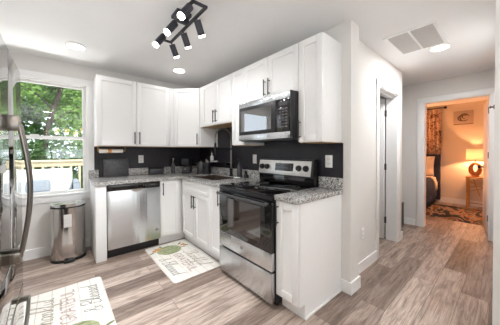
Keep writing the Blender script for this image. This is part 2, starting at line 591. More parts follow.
# door casings
def casing_y(name, x0, x1, top, y, w=.075, t=.014):      # round an opening in a wall facing -y
    m = MB()
    m.box(x0-w, x0, y-t, y, 0, top+w, bev=.003); m.box(x1, x1+w, y-t, y, 0, top+w, bev=.003)
    m.box(x0-w, x1+w, y-t-.001, y, top, top+w, bev=.003)
    # jamb lining
    m.box(x0-.001, x0+.012, y-.002, y+.137, 0, top); m.box(x1-.012, x1+.001, y-.002, y+.137, 0, top); m.box(x0, x1, y-.002, y+.137, top-.012, top+.001)
    # stop bead
    m.box(x0, x1, y+.06, y+.09, top-.03, top-.01)
    return struct(m.build(name, 'trim_paint'))
casing_y('trim_1', HX0, HX1, 2.03, -2.647)
m = MB()
for a, b in ((BY1, BY1+.09), (BY0-.075, BY0)):
    m.box(2.634, 2.65, a, b, 0, 2.14, bev=.003)
m.box(2.633, 2.65, BY0-.075, BY1+.09, 2.06, 2.14, bev=.003)
m.box(2.645, 2.775, BY1-.012, BY1+.001, 0, 2.06); m.box(2.645, 2.775, BY0-.001, BY0+.012, 0, 2.06); m.box(2.645, 2.775, BY0, BY1, 2.048, 2.061)
struct(m.build('trim_2', 'trim_paint'))

# ------------------------------------------------------------------ window
win = thing('window_1', 'white double-hung kitchen window', 'window', ((WX0+WX1)/2, 0, WZ0))
del win['label'], win['category']; struct(win)
m = MB(); c = .08
m.box(WX0-c, WX0, -.018, 0, WZ0-.09, WZ1+c, bev=.003); m.box(WX1, WX1+c, -.018, 0, WZ0-.09, WZ1+c, bev=.003)
m.box(WX0-c, WX1+c, -.019, 0, WZ1, WZ1+c, bev=.003); m.box(WX0-c, WX1+c, -.019, 0, WZ0-.09, WZ0-.012, bev=.003)
m.build('window_casing', 'trim_paint', win)
m = MB(); m.box(WX0-c, WX1+c, -.035, .05, WZ0-.014, WZ0+.006, bev=.004); m.build('window_sill', 'trim_paint', win)
m = MB(); fr = .014
for (a, b, z0, z1) in ((WX0, WX0+fr, WZ0, WZ1), (WX1-fr, WX1, WZ0, WZ1), (WX0, WX1, WZ0, WZ0+fr*.6), (WX0, WX1, WZ1-fr, WZ1)):
    m.box(a, b, .012, .118, z0, z1)
m.build('window_frame', 'white_plastic', win)
mid = 1.44
for nm, z0, z1, y in (('upper_sash', mid-.02, WZ1-fr, .055), ('lower_sash', WZ0+fr*.6, mid+.02, .025)):
    m = MB(); a0, a1 = WX0+fr, WX1-fr; s = .026
    m.box(a0, a0+s, y, y+.028, z0, z1, bev=.003); m.box(a1-s, a1, y, y+.028, z0, z1, bev=.003)
    m.box(a0, a1, y+.0005, y+.0275, z0, z0+s+.006, bev=.003); m.box(a0, a1, y+.0005, y+.0275, z1-s-.002, z1, bev=.003)
    sash = m.build(nm, 'white_plastic', win)
    m = MB(); m.box(a0+.02, a1-.02, y+.012, y+.016, z0+.02, z1-.02); m.build('pane', 'window_glass', sash)
m = MB(); m.box(-2.2, -2.12, .03, .052, mid+.02, mid+.035, bev=.004); m.build('sash_lock', 'white_plastic', win)

# ------------------------------------------------------------------ cabinets
def rz(a, loc): return Matrix.Translation(Vector(loc)) @ Matrix.Rotation(a, 4, 'Z')
TH = .02
def shaker(name, x0, x1, z0, z1, parent, fr=.057, mat='cabinet_paint', y=0, flat=False):
    m = MB()
    fr = min(fr, (x1-x0)*.3)
    b = .0016
    if flat:
        m.box(x0, x1, y-TH, y-.001, z0, z1, bev=.002)
    else:
        fz = min(fr, (z1-z0)*.3)
        m.box(x0, x0+fr, y-TH, y-.001, z0, z1, bev=b); m.box(x1-fr, x1, y-TH, y-.001, z0, z1, bev=b)
        m.box(x0+fr-.002, x1-fr+.002, y-TH+.0002, y-.001, z0, z0+fz, bev=b); m.box(x0+fr-.002, x1-fr+.002, y-TH+.0002, y-.001, z1-fz, z1, bev=b)
        m.box(x0+fr-.005, x1-fr+.005, y-TH+.011, y-.001, z0+fz-.005, z1-fz+.005)
    return m.build(name, mat, parent, local=True)
def bar_handle(x, z0, z1, parent, y=-TH):
    m = MB()
    m.cyl((x, y-.028, z0), (x, y-.028, z1), .0062, n=12)
    for z in (z0+.02, z1-.02):
        m.cyl((x, y+.001, z), (x, y-.028, z), .005, n=10)
    return m.build('handle', 'gunmetal', parent, local=True)

ZB, ZT = 1.338, 2.222
def wall_cab(label, loc, ang, w, zb, doors, filler=None, d=.305, group='white shaker wall cabinets'):
    """local frame: x along the front, y into the wall, front face at y=0; doors = (x0, x1, handle_x)"""
    t = thing('wall_cabinet', label, 'cabinet', loc, ang, group)
    h = ZT-zb
    m = MB(); m.box(.0005, w-.0005, 0, d-.001, 0, h, bev=.0015); m.build('body', 'cabinet_paint', t, local=True)
    m = MB(); m.box(.003, w-.003, .002, d-.003, -.004, -.0002); m.build('underside', 'wood_edge', t, local=True)
    for x0, x1, hx in doors:
        dr = shaker('door', x0+.002, x1-.002, .003, h-.003, t)
        if hx is not None:
            bar_handle(hx, .03, .195, dr)
    if filler:
        m = MB(); m.box(filler[0], filler[1], -.018, -.0005, 0, h); m.build('filler_strip', 'cabinet_paint', t, local=True)
    return t
R90 = -math.pi/2
wall_cab('white two-door shaker wall cabinet beside the window, above the dishwasher', (-1.585, -.305, ZB), 0, .975, ZB,
         [(0, .46, .43), (.46, .92, .49)], filler=(.922, .972), d=.304)
# diagonal corner cabinet
t = thing('corner_wall_cabinet', 'white one-door wall cabinet set diagonally across the kitchen corner', 'cabinet', (-.61, -.305, ZB), -math.pi/4, 'white shaker wall cabinets')
Mi = (Matrix.Translation(Vector((-.61, -.305, 0))) @ Matrix.Rotation(-math.pi/4, 4, 'Z')).inverted()
m = MB(Mi); m.prism([(-.609, -.001), (-.609, -.305), (-.305, -.609), (-.001, -.609), (-.001, -.001)], 0, ZT-ZB); m.build('body', 'cabinet_paint', t, local=True)
m = MB(Mi); m.prism([(-.605, -.005), (-.605, -.302), (-.302, -.605), (-.005, -.605), (-.005, -.005)], -.004, -.0002); m.build('underside', 'wood_edge', t, local=True)
dr = shaker('door', .016, .415, .003, ZT-ZB-.003, t)
bar_handle(.385, .03, .195, dr)
wall_cab('short white two-door wall cabinet above the sink and faucet', (-.305, -.611, 1.629), R90, .8245, 1.629,
         [(.079, .452, .42), (.452, .8245, .485)], filler=(.002, .077))
wall_cab('narrow white wall cabinet between the sink cabinet and the microwave', (-.305, -1.4365, ZB), R90, .235, ZB, [(0, .235, None)])
wall_cab('white two-door wall cabinet directly above the microwave', (-.305, -1.6725, 1.795), R90, .762, 1.795, [(0, .381, .35), (.381, .762, .412)])
wall_cab('narrow white wall cabinet right of the microwave, last of the run', (-.305, -2.4355, ZB), R90, .235, ZB, [(0, .235, .022)])

BZ = .875
def base_cab(label, loc, ang, w, parts, d=.607, drawer=False, hollow=False, toe=(0, 0), group='white shaker base cabinets', end=None):
    t = thing('base_cabinet', label, 'cabinet', loc, ang, group)
    m = MB()
    if hollow:
        z1 = BZ-.001
        m.box(.0005, w-.0005, 0, .018, .115, z1); m.box(.0005, .018, .018, d, .115, z1); m.box(w-.018, w-.0005, .018, d, .115, z1)
        m.box(.018, w-.018, .018, d, .115, .135); m.box(.018, w-.018, d-.01, d, .135, z1)
    else:
        m.box(.0005, w-.0005, 0, d, .115, BZ-.001, bev=.0012)
    m.build('body', 'cabinet_paint', t, local=True)
    m = MB(); m.box(.0005-toe[0], w-.0005+toe[1], .055, .07, 0, .1145); m.build('toe_kick', 'cabinet_paint', t, local=True)
    top = BZ-.006
    if drawer:
        shaker('drawer_front', parts[0][0]+.002, parts[-1][1]-.002, BZ-.145, top, t, fr=.045)
        top = BZ-.15
    for x0, x1, hx in parts:
        dr = shaker('door', x0+.002, x1-.002, .122, top, t)
        if hx is not None:
            bar_handle(hx, top-.19, top-.025, dr)
    return t
FB = -.61
base_cab('white one-door base cabinet between the dishwasher and the inside corner', (-.917, FB, 0), 0, .3065, [(.0, .265, .03)], d=.606, toe=(0, .055))
base_cab('white sink base cabinet with two doors and a false drawer front', (FB, -.632, 0), R90, .778, [(.03, .404, .372), (.404, .778, .437)], drawer=True, hollow=True, toe=(.076, 0))
base_cab('narrow white base cabinet between the sink base and the range', (FB, -1.4105, 0), R90, .265, [(.0, .265, .224)])
t = base_cab('narrow white base cabinet with a tall blank side panel right of the range', (FB, -2.4475, 0), R90, .218, [(.0, .218, .026)])
m = MB()      # finished side panel reaching the floor behind the toe notch
m.prism([(-.001, .115), (.055, .115), (.055, 0), (.608, 0), (.608, BZ-.001), (-.001, BZ-.001)], .2185, .2225, axis='x')
m.build('side_panel', 'cabinet_paint', t, local=True)
m = MB(); m.box(.2227, .2345, .05, .60, 0, .02, bev=.004); m.build('shoe_molding', 'trim_paint', t, local=True)
# leg panel at the left of the dishwasher
m = MB(); m.box(-1.632, -1.527, -.628, -.003, 0, BZ-.001, bev=.002)
tag(m.build('end_panel', 'cabinet_paint'), 'white leg panel closing the counter run left of the dishwasher', 'panel')

# ------------------------------------------------------------------ countertop with upstand and sink hole
SX0, SX1, SY0, SY1 = -.535, -.15, -1.33, -.76      # sink
C0, C1 = .876, .915
t = thing('countertop', 'L-shaped speckled granite countertop holding the sink', 'countertop', (-.3, -.3, C0))
m = MB(); bv = 0
F = -.648
m.box(-1.645, F, F, -.002, C0, C1); m.box(F, -.002, SY1, -.002, C0, C1)
m.box(F, SX0, SY0, SY1, C0, C1); m.box(SX1, -.002, SY0, SY1, C0, C1); m.box(F, -.002, -1.679, SY0, C0, C1)
m.build('worktop', 'granite', t)
m = MB(); m.box(-1.645, -.022, -.022, -.002, C1+.0003, 1.017, bev=.002); m.box(-.022, -.002, -1.679, -.002, C1+.0003, 1.017, bev=.002)
m.build('upstand', 'granite', t)
t = thing('countertop', 'short speckled granite countertop right of the range', 'countertop', (-.32, -2.56, C0))
m = MB(); m.box(F, -.002, -2.685, -2.447, C0, C1, bev=.003); m.build('worktop', 'granite', t)
m = MB(); m.box(-.022, -.002, -2.685, -2.447, C1+.0003, 1.017, bev=.002); m.build('upstand', 'granite', t)

# tiled backsplash
m = MB()
m.box(-1.585, -.008, -.008, -.0005, 1.0175, ZB-.005)
struct(m.build('wall_backsplash_window', 'black_tile'))
m = MB()
m.box(-.008, -.0005, -.612, -.001, 1.0175, ZB-.005); m.box(-.008, -.0005, -1.436, -.612, 1.0175, 1.624)
m.box(-.008, -.0005, -1.68, -1.436, 1.0175, ZB-.005); m.box(-.008, -.0005, -2.446, -1.68, .0, 1.42); m.box(-.008, -.0005, -2.685, -2.446, 1.0175, ZB-.005)
struct(m.build('wall_backsplash_range', 'black_tile'))

# sink
t = thing('sink', 'bronze-grey undermount sink below the black faucet', 'sink', ((SX0+SX1)/2, (SY0+SY1)/2, .70))
m = MB(); w = .006
m.box(SX0+.001, SX1-.001, SY0+.001, SY1-.001, .69, .70)
for b in ((SX0+.001, SX0+w, SY0+.001, SY1-.001), (SX1-w, SX1-.001, SY0+.001, SY1-.001), (SX0+w, SX1-w, SY0+.001, SY0+w), (SX0+w, SX1-w, SY1-w, SY1-.001)):
    m.box(*b, .69, C1-.004)
m.build('basin', 'sink_metal', t)
m = MB(); m.lathe([(.045, 0), (.045, .004), (.03, .004), (.025, .001)], ((SX0+SX1)/2, (SY0+SY1)/2, .7005)); m.build('drain', 'chrome', t)

# faucet
fx, fy = -.085, -1.085
t = thing('faucet', 'tall black spring-neck kitchen faucet arching over the sink', 'faucet', (fx, fy, C1))
m = MB(); m.lathe([(.03, .0005), (.03, .012), (.021, .02), (.021, .10), (.016, .11)], (fx, fy, C1)); m.build('base', 'black_metal', t)
m = MB(); m.cyl((fx, fy, C1+.1), (fx, fy, 1.42), .0115); m.build('riser', 'neck_steel', t)
m = MB(); arc = []
for i in range(25):
    a = math.pi*i/24
    arc.append((fx-.13+.13*math.cos(a), fy, 1.455+.125*math.sin(a)))
pts = [(fx, fy, 1.40)]+arc+[(fx-.26, fy, 1.38)]
m.tube(pts, .006, n=8)
L = []
tot = 150
import itertools
def along(u):
    x = u*(len(pts)-1); i = min(int(x), len(pts)-2); f = x-i
    return Vector(pts[i]).lerp(Vector(pts[i+1]), f)
coil = []
for i in range(tot*6):
    u = i/(tot*6-1)
    p = along(u); d = (along(min(1, u+.01))-along(max(0, u-.01))).normalized()
    s_ = d.cross(Vector((0, 1, 0))).normalized(); q = Vector((0, 1, 0))
    a = 2*math.pi*i/6*.34
    coil.append(p+(s_*math.cos(a)+q*math.sin(a))*.0115)
m.tube(coil, .0026, n=5)
m.build('spring_neck', 'neck_steel', t)
m = MB(); m.cyl((fx-.26, fy, 1.38), (fx-.26, fy, 1.345), .013, .015); m.cyl((fx-.26, fy, 1.345), (fx-.26, fy, 1.20), .015, .019); m.build('spray_head', 'black_metal', t)
m = MB(); m.cyl((fx, fy, 1.30), (fx-.25, fy, 1.30), .005); m.lathe([(.014, -.012), (.014, .012)], (fx, fy, 1.30)); m.build('docking_arm', 'black_metal', t)
m = MB(); m.cyl((fx, fy-.02, C1+.07), (fx-.03, fy-.075, C1+.10), .008, .006); m.build('lever', 'black_metal', t)

# ------------------------------------------------------------------ dishwasher
DX0, DX1 = -1.523, -.919
t = thing('dishwasher', 'stainless steel dishwasher with a black control strip', 'dishwasher', ((DX0+DX1)/2, -.3, 0))
m = MB(); m.box(DX0, DX1, -.60, -.005, .11, .872); m.build('body', 'black_matte', t)
m = MB(); m.box(DX0+.003, DX1-.003, -.634, -.6005, .112, .798, bev=.004); dr = m.build('door', 'stainless', t)
m = MB(); m.box(DX0+.003, DX1-.003, -.632, -.6005, .801, .868, bev=.003); cp = m.build('control_panel', 'black_glass', t)
for x in (-1.13, -1.11, -1.04, -1.02, -1.0):
    m = MB(); m.box(x, x+.011, -.6332, -.6318, .834, .842); m.build('indicator_mark', 'grey_plastic', cp)
m = MB(); n = 20
lo = [(-1.275+.14*i/n, .795-.030*math.sin(math.pi*i/n)) for i in range(n+1)]
m.prism(lo+[(-1.135, .803), (-1.275, .803)], -.640, -.6335, axis='y'); m.build('handle_pocket', 'chrome', dr)
m = MB(); m.lathe([(.019, 0), (.019, .003), (.017, .004)], (-.965, -.6345, .235), n=28, axis='y'); em = m.build('emblem', 'grey_plastic', dr)
for v in em.data.vertices: v.co.y = 2*(-.6345-wloc(em).y)-v.co.y
m = MB(); c = Vector((-.965, -.6392, .235))
m.tube([c+Vector((.0155*math.cos(a*math.pi/12), 0, .0155*math.sin(a*math.pi/12))) for a in range(24)], .0012, n=6, closed=True)
def swirl(pts): m.tube([c+Vector((x*.01, 0, y*.01)) for x, y in pts], .0009, n=5)
swirl([(-.1, .7), (-.5, .9), (-.9, .3), (-.8, -.5), (-.3, -.8), (0, -.2), (-.4, 0)])
swirl([(.8, .6), (.4, .9), (.2, .4), (.6, .1), (.15, -.3), (.4, -.8), (.9, -.5)])
m.build('emblem_script', 'white_plastic', em)
m = MB(); m.box(DX0+.003, DX1-.003, -.565, -.55, .0, .108); m.build('toe_kick', 'black_plastic', t)

# ------------------------------------------------------------------ range
RY0, RY1 = -1.683, -2.443
t = thing('range', 'stainless and black glass-top electric range', 'stove', (-.33, (RY0+RY1)/2, 0))
def ybox(m, x0, x1, ya, yb, z0, z1, bev=0): return m.box(x0, x1, min(ya, yb), max(ya, yb), z0, z1, bev=bev)
m = MB(); ybox(m, -.63, -.03, RY0, RY1, .04, .898); m.build('body', 'black_matte', t)
m = MB(); ybox(m, -.60, -.58, RY0-.01, RY1+.01, 0, .04); m.build('toe_kick', 'black_matte', t)
m = MB(); ybox(m, -.668, -.10, RY0, RY1, .898, .917, bev=.004); ck = m.build('cooktop', 'black_glass', t)
for (x, y, r) in ((-.50, -1.88, .10), (-.50, -2.26, .085), (-.24, -1.88, .075), (-.24, -2.26, .10)):
    m = MB()
    for rr in (r, r*.62):
        m.tube([(x+rr*math.cos(a*math.pi/20), y+rr*math.sin(a*math.pi/20), .9168) for a in range(40)], .0011, n=4, closed=True)
    m.build('burner_ring', 'charcoal_plastic', ck)
m = MB(); ybox(m, -.095, -.03, RY0, RY1, .917, 1.002, bev=.003); m.build('back_riser', 'black_glass', t)
m = MB(); m.prism([(-.115, 1.0), (-.03, 1.0), (-.03, 1.178), (-.085, 1.178)], RY1, RY0, axis='y', bev=.004); bp = m.build('backguard', 'black_plastic', t)
# tilted silver fascia
d = Vector((.03, 0, .178)).normalized()
nrm = Vector((-d.z, 0, d.x))
Mf = Matrix(((0, d.x, nrm.x, -.115), (-1, d.y, nrm.y, RY0), (0, d.z, nrm.z, 1.0), (0, 0, 0, 1)))   # local: x along -y, y up the face, z outward
m = MB(Mf); m.box(.008, .735, .012, .165, .0003, .004, bev=.0015); fa = m.build('control_panel', 'stainless_soft', bp)
m = MB(Mf); m.box(.27, .52, .052, .135, .0042, .006); dp = m.build('display', 'black_glass', fa)
m = MB(Mf)
for i in range(6):
    for j in range(2):
        m.box(.285+.038*i, .312+.038*i, .064+.034*j, .084+.034*j, .0061, .0068)
m.build('buttons', 'charcoal_plastic', dp)
for x in (.065, .145, .595, .68):
    m = MB(Mf); m.lathe([(.031, .0045), (.031, .012), (.026, .016), (.024, .032), (.02, .034)], (x, .088, 0), n=24)
    m.box(x-.003, x+.003, .066, .110, .034, .036)
    m.build('knob', 'black_plastic', fa)
DF = -.672
m = MB(); ybox(m, DF, -.632, RY0-.003, RY1+.003, .448, .858, bev=.004); od = m.build('oven_door', 'black_glass', t)
m = MB(); ybox(m, DF-.0015, DF, RY0-.15, RY1+.13, .50, .80); m.build('oven_window', 'oven_window', od)
m = MB(); ybox(m, DF, -.632, RY0-.003, RY1+.003, .302, .446, bev=.004); m.build('door_lower_panel', 'stainless', od)
m = MB(); ybox(m, DF-.05, DF-.028, RY0-.02, RY1+.02, .828, .85, bev=.008)
for y in (RY0-.05, RY1+.05): ybox(m, DF-.035, DF+.001, y-.015, y+.015, .83, .848, bev=.004)
m.build('handle', 'charcoal_plastic', od)
m = MB(); ybox(m, -.668, -.632, RY0-.003, RY1+.003, .862, .896, bev=.004); m.build('vent_trim', 'black_plastic', t)
m = MB(); ybox(m, DF, -.632, RY0-.003, RY1+.003, .045, .285, bev=.005); m.build('storage_drawer', 'stainless', t)
m = MB(); m.lathe([(.014, -.003), (.014, 0)], (DF-.001, -2.06, .375), n=20, axis='x'); m.build('emblem', 'grey_plastic', od)

# ------------------------------------------------------------------ microwave
MY0, MY1, MF = -1.675, -2.4335, -.40
t = thing('microwave', 'stainless over-the-range microwave mounted under the wall cabinets', 'microwave', (-.2, (MY0+MY1)/2, 1.37))
m = MB(); ybox(m, -.37, -.01, MY0, MY1, 1.372, 1.79); m.build('body', 'black_plastic', t)
m = MB(); ybox(m, MF, -.3705, MY0, MY1+.012, 1.735, 1.789, bev=.003); m.build('top_strip', 'stainless', t)
m = MB(); ybox(m, MF, -.3705, MY0, MY1+.012, 1.378, 1.438, bev=.003); m.build('bottom_strip', 'stainless', t)
m = MB(); ybox(m, MF+.001, -.3705, MY0, MY0-.555, 1.439, 1.734, bev=.003); dr = m.build('door', 'black_plastic', t)
m = MB(); ybox(m, MF-.001, MF+.001, MY0-.035, MY0-.50, 1.475, 1.70); m.build('window', 'mirror_glass', dr)
m = MB(); ybox(m, MF+.001, -.3705, MY0-.557, MY1+.012, 1.439, 1.734, bev=.003); cp = m.build('control_panel', 'black_glass', t)
m = MB(); ybox(m, MF-.001, MF+.001, MY0-.60, MY0-.70, 1.675, 1.712); m.build('display', 'charcoal_plastic', cp)
m = MB()
for r_ in range(7):
    for c_ in range(3):
        y = MY0-.60-c_*.036
        ybox(m, MF-.0005, MF+.001, y, y-.026, 1.64-r_*.027, 1.653-r_*.027)
m.build('buttons', 'button_grey', cp)
m = MB(); ybox(m, -.425, -.37, MY1+.0105, MY1, 1.378, 1.789, bev=.003); m.build('handle_edge', 'black_plastic', t)
m = MB(); ybox(m, -.36, -.06, MY0-.05, MY1+.05, 1.367, 1.3718); m.build('vent_grille', 'charcoal_plastic', t)

# ------------------------------------------------------------------ fridge
GX, GY0, GY1 = -2.12, -1.60, -2.51
GYM = -2.055
t = thing('fridge', 'tall stainless french-door fridge at the left edge', 'fridge', (-2.5, GYM, 0))
m = MB(); ybox(m, -2.9, GX-.065, GY0, GY1, .02, 1.765); m.build('body', 'charcoal_plastic', t)
for x in (-2.85, -2.2):
    for y in (GY0-.06, GY1+.06):
        m = MB(); m.cyl((x, y, 0), (x, y, .025), .02); m.build('foot', 'black_plastic', t)
m = MB(); ybox(m, GX-.062, GX, GY0, GYM+.003, .70, 1.77, bev=.006); d1 = m.build('door', 'stainless_mirror', t)
m = MB(); ybox(m, GX-.062, GX, GYM-.003, GY1, .70, 1.77, bev=.006); d2 = m.build('door', 'stainless_mirror', t)
m = MB(); ybox(m, GX-.062, GX, GY0, GY1, .42, .69, bev=.006); m.build('middle_drawer', 'stainless_mirror', t)
m = MB(); ybox(m, GX-.062, GX, GY0, GY1, .05, .41, bev=.006); d3 = m.build('freezer_drawer', 'stainless_mirror', t)
def bow(dr, y):
    m = MB(); pts = []
    for i in range(17):
        f = i/16
        pts.append((GX+.036+.036*math.sin(math.pi*f), y, .74+.66*f))
    m.tube(pts, .0085, n=12)
    m.box(GX-.002, GX+.040, y-.012, y+.012, 1.365, 1.435, bev=.004)
    m.box(GX-.002, GX+.040, y-.012, y+.012, .715, .765, bev=.004)
    m.build('handle', 'handle_steel', dr)
bow(d1, GYM+.04); bow(d2, GYM-.04)
m = MB(); pts = [(GX+.03+.014*math.sin(math.pi*i/12), GY0-.06-.79*i/12, .335) for i in range(13)]
m.tube(pts, .009, n=12)
for y in (GY0-.075, GY1+.075): m.box(GX-.002, GX+.036, y-.012, y+.012, .32, .35, bev=.004)
m.build('handle', 'handle_steel', d3)
m = MB(); ybox(m, GX-.001, GX+.002, GYM-.10, GYM-.30, 1.0, 1.22, bev=.001); dp = m.build('water_dispenser', 'black_glass', d2)
m = MB(); ybox(m, GX+.002, GX+.004, GYM-.12, GYM-.28, 1.17, 1.20); m.build('dispenser_buttons', 'grey_plastic', dp)

# ------------------------------------------------------------------ trash can
tx, ty = -1.86, -.245
t = thing('trash_can', 'oval stainless steel step trash can under the window', 'trash can', (tx, ty, 0))
def dshape(a, b, n=40):
    pts = []
    for i in range(n):
        th = 2*math.pi*i/n
        c, s = math.cos(th), math.sin(th)
        e = .9 if s < 0 else .55
        pts.append((tx+a*math.copysign(abs(c)**e, c), ty+b*math.copysign(abs(s)**e, s)))
    return pts
m = MB(); m.prism(dshape(.165, .138), .0, .03, bev=.004); m.build('base', 'black_plastic', t)
m = MB(); m.prism(dshape(.160, .133), .03, .615); bd = m.build('body', 'stainless_can', t)
m = MB(); m.prism(dshape(.163, .136), .616, .63); m.build('rim', 'black_plastic', t)
m = MB(); m.prism(dshape(.162, .135), .6305, .665, bev=.012); m.build('lid', 'chrome', t)
m = MB(); m.box(tx-.05, tx+.05, ty-.185, ty-.12, .008, .03, bev=.006); m.build('pedal', 'black_plastic', t)
m = MB()
segs = [(tx-.045+.07*i/8) for i in range(9)]
def yf(x):
    c = min(1, abs(x-tx)/.1605)**(1/.9)
    th = math.acos(c); return ty-.1335*math.sin(th)**.9
q = [(x, yf(x)-.001) for x in segs]+[(x, yf(x)+.0005) for x in segs[::-1]]
m.prism(q, .40, .545); m.build('sticker', 'label_paper', bd)

# ------------------------------------------------------------------ kitchen mats
GLYPH = {
 'T': (.62, [[(0, .95), (.2, 1.04), (.75, 1.06)], [(.42, 1.04), (.36, .5), (.28, .08), (.12, -.02), (.02, .1)]]),
 'h': (.42, [[(-.05, .05), (.12, .5), (.2, .98), (.11, 1.0), (.06, .6), (.05, 0)], [(.05, .2), (.2, .48), (.29, .36), (.28, .05), (.42, .07)]]),
 'a': (.46, [[(.32, .42), (.16, .48), (.02, .24), (.1, .01), (.26, .14), (.34, .46), (.33, .07), (.46, .07)]]),
 'n': (.44, [[(.0, .4), (.05, .45), (.05, 0)], [(.05, .2), (.2, .48), (.3, .36), (.29, .05), (.44, .07)]]),
 'k': (.4, [[(-.05, .05), (.12, .5), (.2, .98), (.11, 1.0), (.06, .6), (.05, 0)], [(.3, .45), (.1, .22), (.3, .02), (.4, .06)]]),
 'f': (.34, [[(-.05, .05), (.14, .5), (.25, .98), (.15, 1.02), (.1, .5), (.06, -.34), (.16, -.3), (.14, .02), (.34, .08)]]),
 'u': (.46, [[(.02, .45), (.03, .12), (.13, 0), (.28, .16), (.33, .46), (.33, .07), (.46, .07)]]),
 'l': (.24, [[(-.05, .05), (.12, .5), (.2, .98), (.11, 1.0), (.06, .5), (.08, .04), (.24, .07)]]),
 '&': (.62, [[(.55, .02), (.2, .6), (.22, .9), (.36, .9), (.36, .66), (.06, .3), (.1, .02), (.34, .04), (.55, .42)]]),
 'B': (.58, [[(.14, .98), (.08, .0)], [(-.04, .82), (.2, 1.05), (.48, .98), (.44, .68), (.14, .54), (.5, .46), (.5, .12), (.2, -.02), (.0, .08)]]),
 'e': (.36, [[(-.02, .08), (.22, .24), (.26, .42), (.14, .48), (.04, .26), (.12, .02), (.36, .08)]]),
 's': (.34, [[(-.04, .06), (.16, .5), (.24, .3), (.2, .05), (.06, .0), (.16, .02), (.34, .08)]]),
 'd': (.46, [[(.32, .42), (.16, .48), (.02, .24), (.1, .01), (.26, .14), (.38, 1.0), (.33, .07), (.46, .07)]]),
 ' ': (.25, []),
}
def script(m, text, x, y, h, w, slant=.25):
    """cursive strokes in the mat's frame: reading along +x, up along +y"""
    cx = x
    for ch in text:
        adv, strokes = GLYPH[ch]
        for s in strokes:
            p = [Vector((cx+(a+b*slant)*h, y+b*h, 0)) for a, b in s]
            # smooth
            q = []
            for i in range(len(p)-1):
                p0, p1, p2, p3 = p[max(i-1, 0)], p[i], p[i+1], p[min(i+2, len(p)-1)]
                for k in range(4):
                    f = k/4
                    q.append(.5*((2*p1)+(p2-p0)*f+(2*p0-5*p1+4*p2-p3)*f*f+(3*p1-p0-3*p2+p3)*f**3))
            q.append(p[-1])
            m.ribbon(q, w, .0071)
        cx += adv*h
    return m
CAPS = {   # open printed capitals as stroke skeletons
 'G': (.8, [[(.65, .85), (.45, 1), (.2, .95), (.03, .6), (.08, .2), (.3, 0), (.6, .1), (.65, .42), (.4, .42)]]),
 'R': (.75, [[(.08, 0), (.08, 1), (.45, 1), (.58, .8), (.45, .52), (.08, .5)], [(.3, .5), (.62, 0)]]),
 'A': (.75, [[(0, 0), (.34, 1), (.68, 0)], [(.13, .36), (.55, .36)]]),
 'T': (.7, [[(0, 1), (.66, 1)], [(.33, 1), (.33, 0)]]),
 'E': (.64, [[(.55, 1), (.06, 1), (.06, 0), (.56, 0)], [(.06, .52), (.45, .52)]]),
 'F': (.6, [[(.55, 1), (.06, 1), (.06, 0)], [(.06, .52), (.45, .52)]]),
 'U': (.75, [[(.04, 1), (.04, .3), (.18, .03), (.45, .03), (.6, .3), (.6, 1)]]),
 'L': (.6, [[(.06, 1), (.06, 0), (.54, 0)]]),
}
def make_mat(label, loc, ang):
    t = thing('kitchen_mat', label, 'mat', loc, ang, 'pumpkin kitchen mats')
    L_, H_ = .98, .55
    pts = []
    r = .035
    for cx, cy, a0 in ((L_/2-r, H_/2-r, 0), (-L_/2+r, H_/2-r, 90), (-L_/2+r, -H_/2+r, 180), (L_/2-r, -H_/2+r, 270)):
        for k in range(7):
            a = R(a0+15*k); pts.append((cx+r*math.cos(a), cy+r*math.sin(a)))
    m = MB(); m.prism(pts, .0005, .0065, bev=.002); m.build('mat_base', 'mat_cloth', t, local=True)
    # green pumpkin at the left end: lobes, stem, orange blossoms
    px, py = -.27, -.035
    def ell(cx, cy, a, b, rot=0, n=20):
        return [(cx+a*math.cos(2*math.pi*i/n)*math.cos(rot)-b*math.sin(2*math.pi*i/n)*math.sin(rot), cy+a*math.cos(2*math.pi*i/n)*math.sin(rot)+b*math.sin(2*math.pi*i/n)*math.cos(rot)) for i in range(n)]
    m = MB()
    m.flat(ell(px, py, .135, .15), .0067)
    pp = m.build('pumpkin_print', 'print_olive', t, local=True)
    for dx, a in ((-.10, .012), (-.048, .007), (.0, .010), (.052, .007), (.103, .012)):
        m = MB(); m.flat(ell(px+dx, py, a, .132*math.sqrt(max(.05, 1-(dx/.135)**2))), .0069)
        m.build('pumpkin_rib', 'print_sage', pp, local=True)
    m = MB(); m.prism([(px-.012, py+.125), (px+.014, py+.125), (px+.03, py+.205), (px+.012, py+.21)], .0066, .0070); m.build('pumpkin_stem', 'print_brown', pp, local=True)
    for cx, cy, s in ((px-.05, py+.2, .03), (px-.10, py-.11, .034), (px-.075, py-.155, .028)):
        m = MB()
        for k in range(5):
            a = 2*math.pi*k/5
            m.flat(ell(cx+s*.8*math.cos(a), cy+s*.8*math.sin(a), s*.75, s*.4, a, 10), .0070+k*.00005)
        m.build('blossom_print', 'print_orange', t, local=True)
    for cx, cy, a in ((px-.11, py+.175, 2.4), (px-.015, py+.225, .9), (px-.14, py-.06, 3.4), (px-.03, py-.20, -1.2)):
        m = MB(); m.flat(ell(cx, cy, .04, .014, a, 12), .00665)
        m.build('leaf_print', 'print_sage', t, local=True)
    m = MB(); script(m, 'Thankful', -.11, .075, .135, .0065); o = m.build('lettering', 'print_brown', t, local=True); o['label'] = 'brown handwritten word Thankful'
    m = MB(); cx = -.10
    for ch in 'GRATEFUL':
        adv, st = CAPS[ch]
        for s in st:
            for dxy in (-.0055, .0055):
                m.ribbon([(cx+a*.088+dxy, -.055+b*.088+dxy*.6) for a, b in s], .0042, .0072)
        cx += adv*.088
    o = m.build('lettering', 'print_rust', t, local=True); o['label'] = 'rust coloured capitals reading GRATEFUL'
    m = MB(); script(m, '& Blessed', -.09, -.225, .125, .0065); o = m.build('lettering', 'print_grey', t, local=True); o['label'] = 'dark handwritten words & Blessed'
    return t
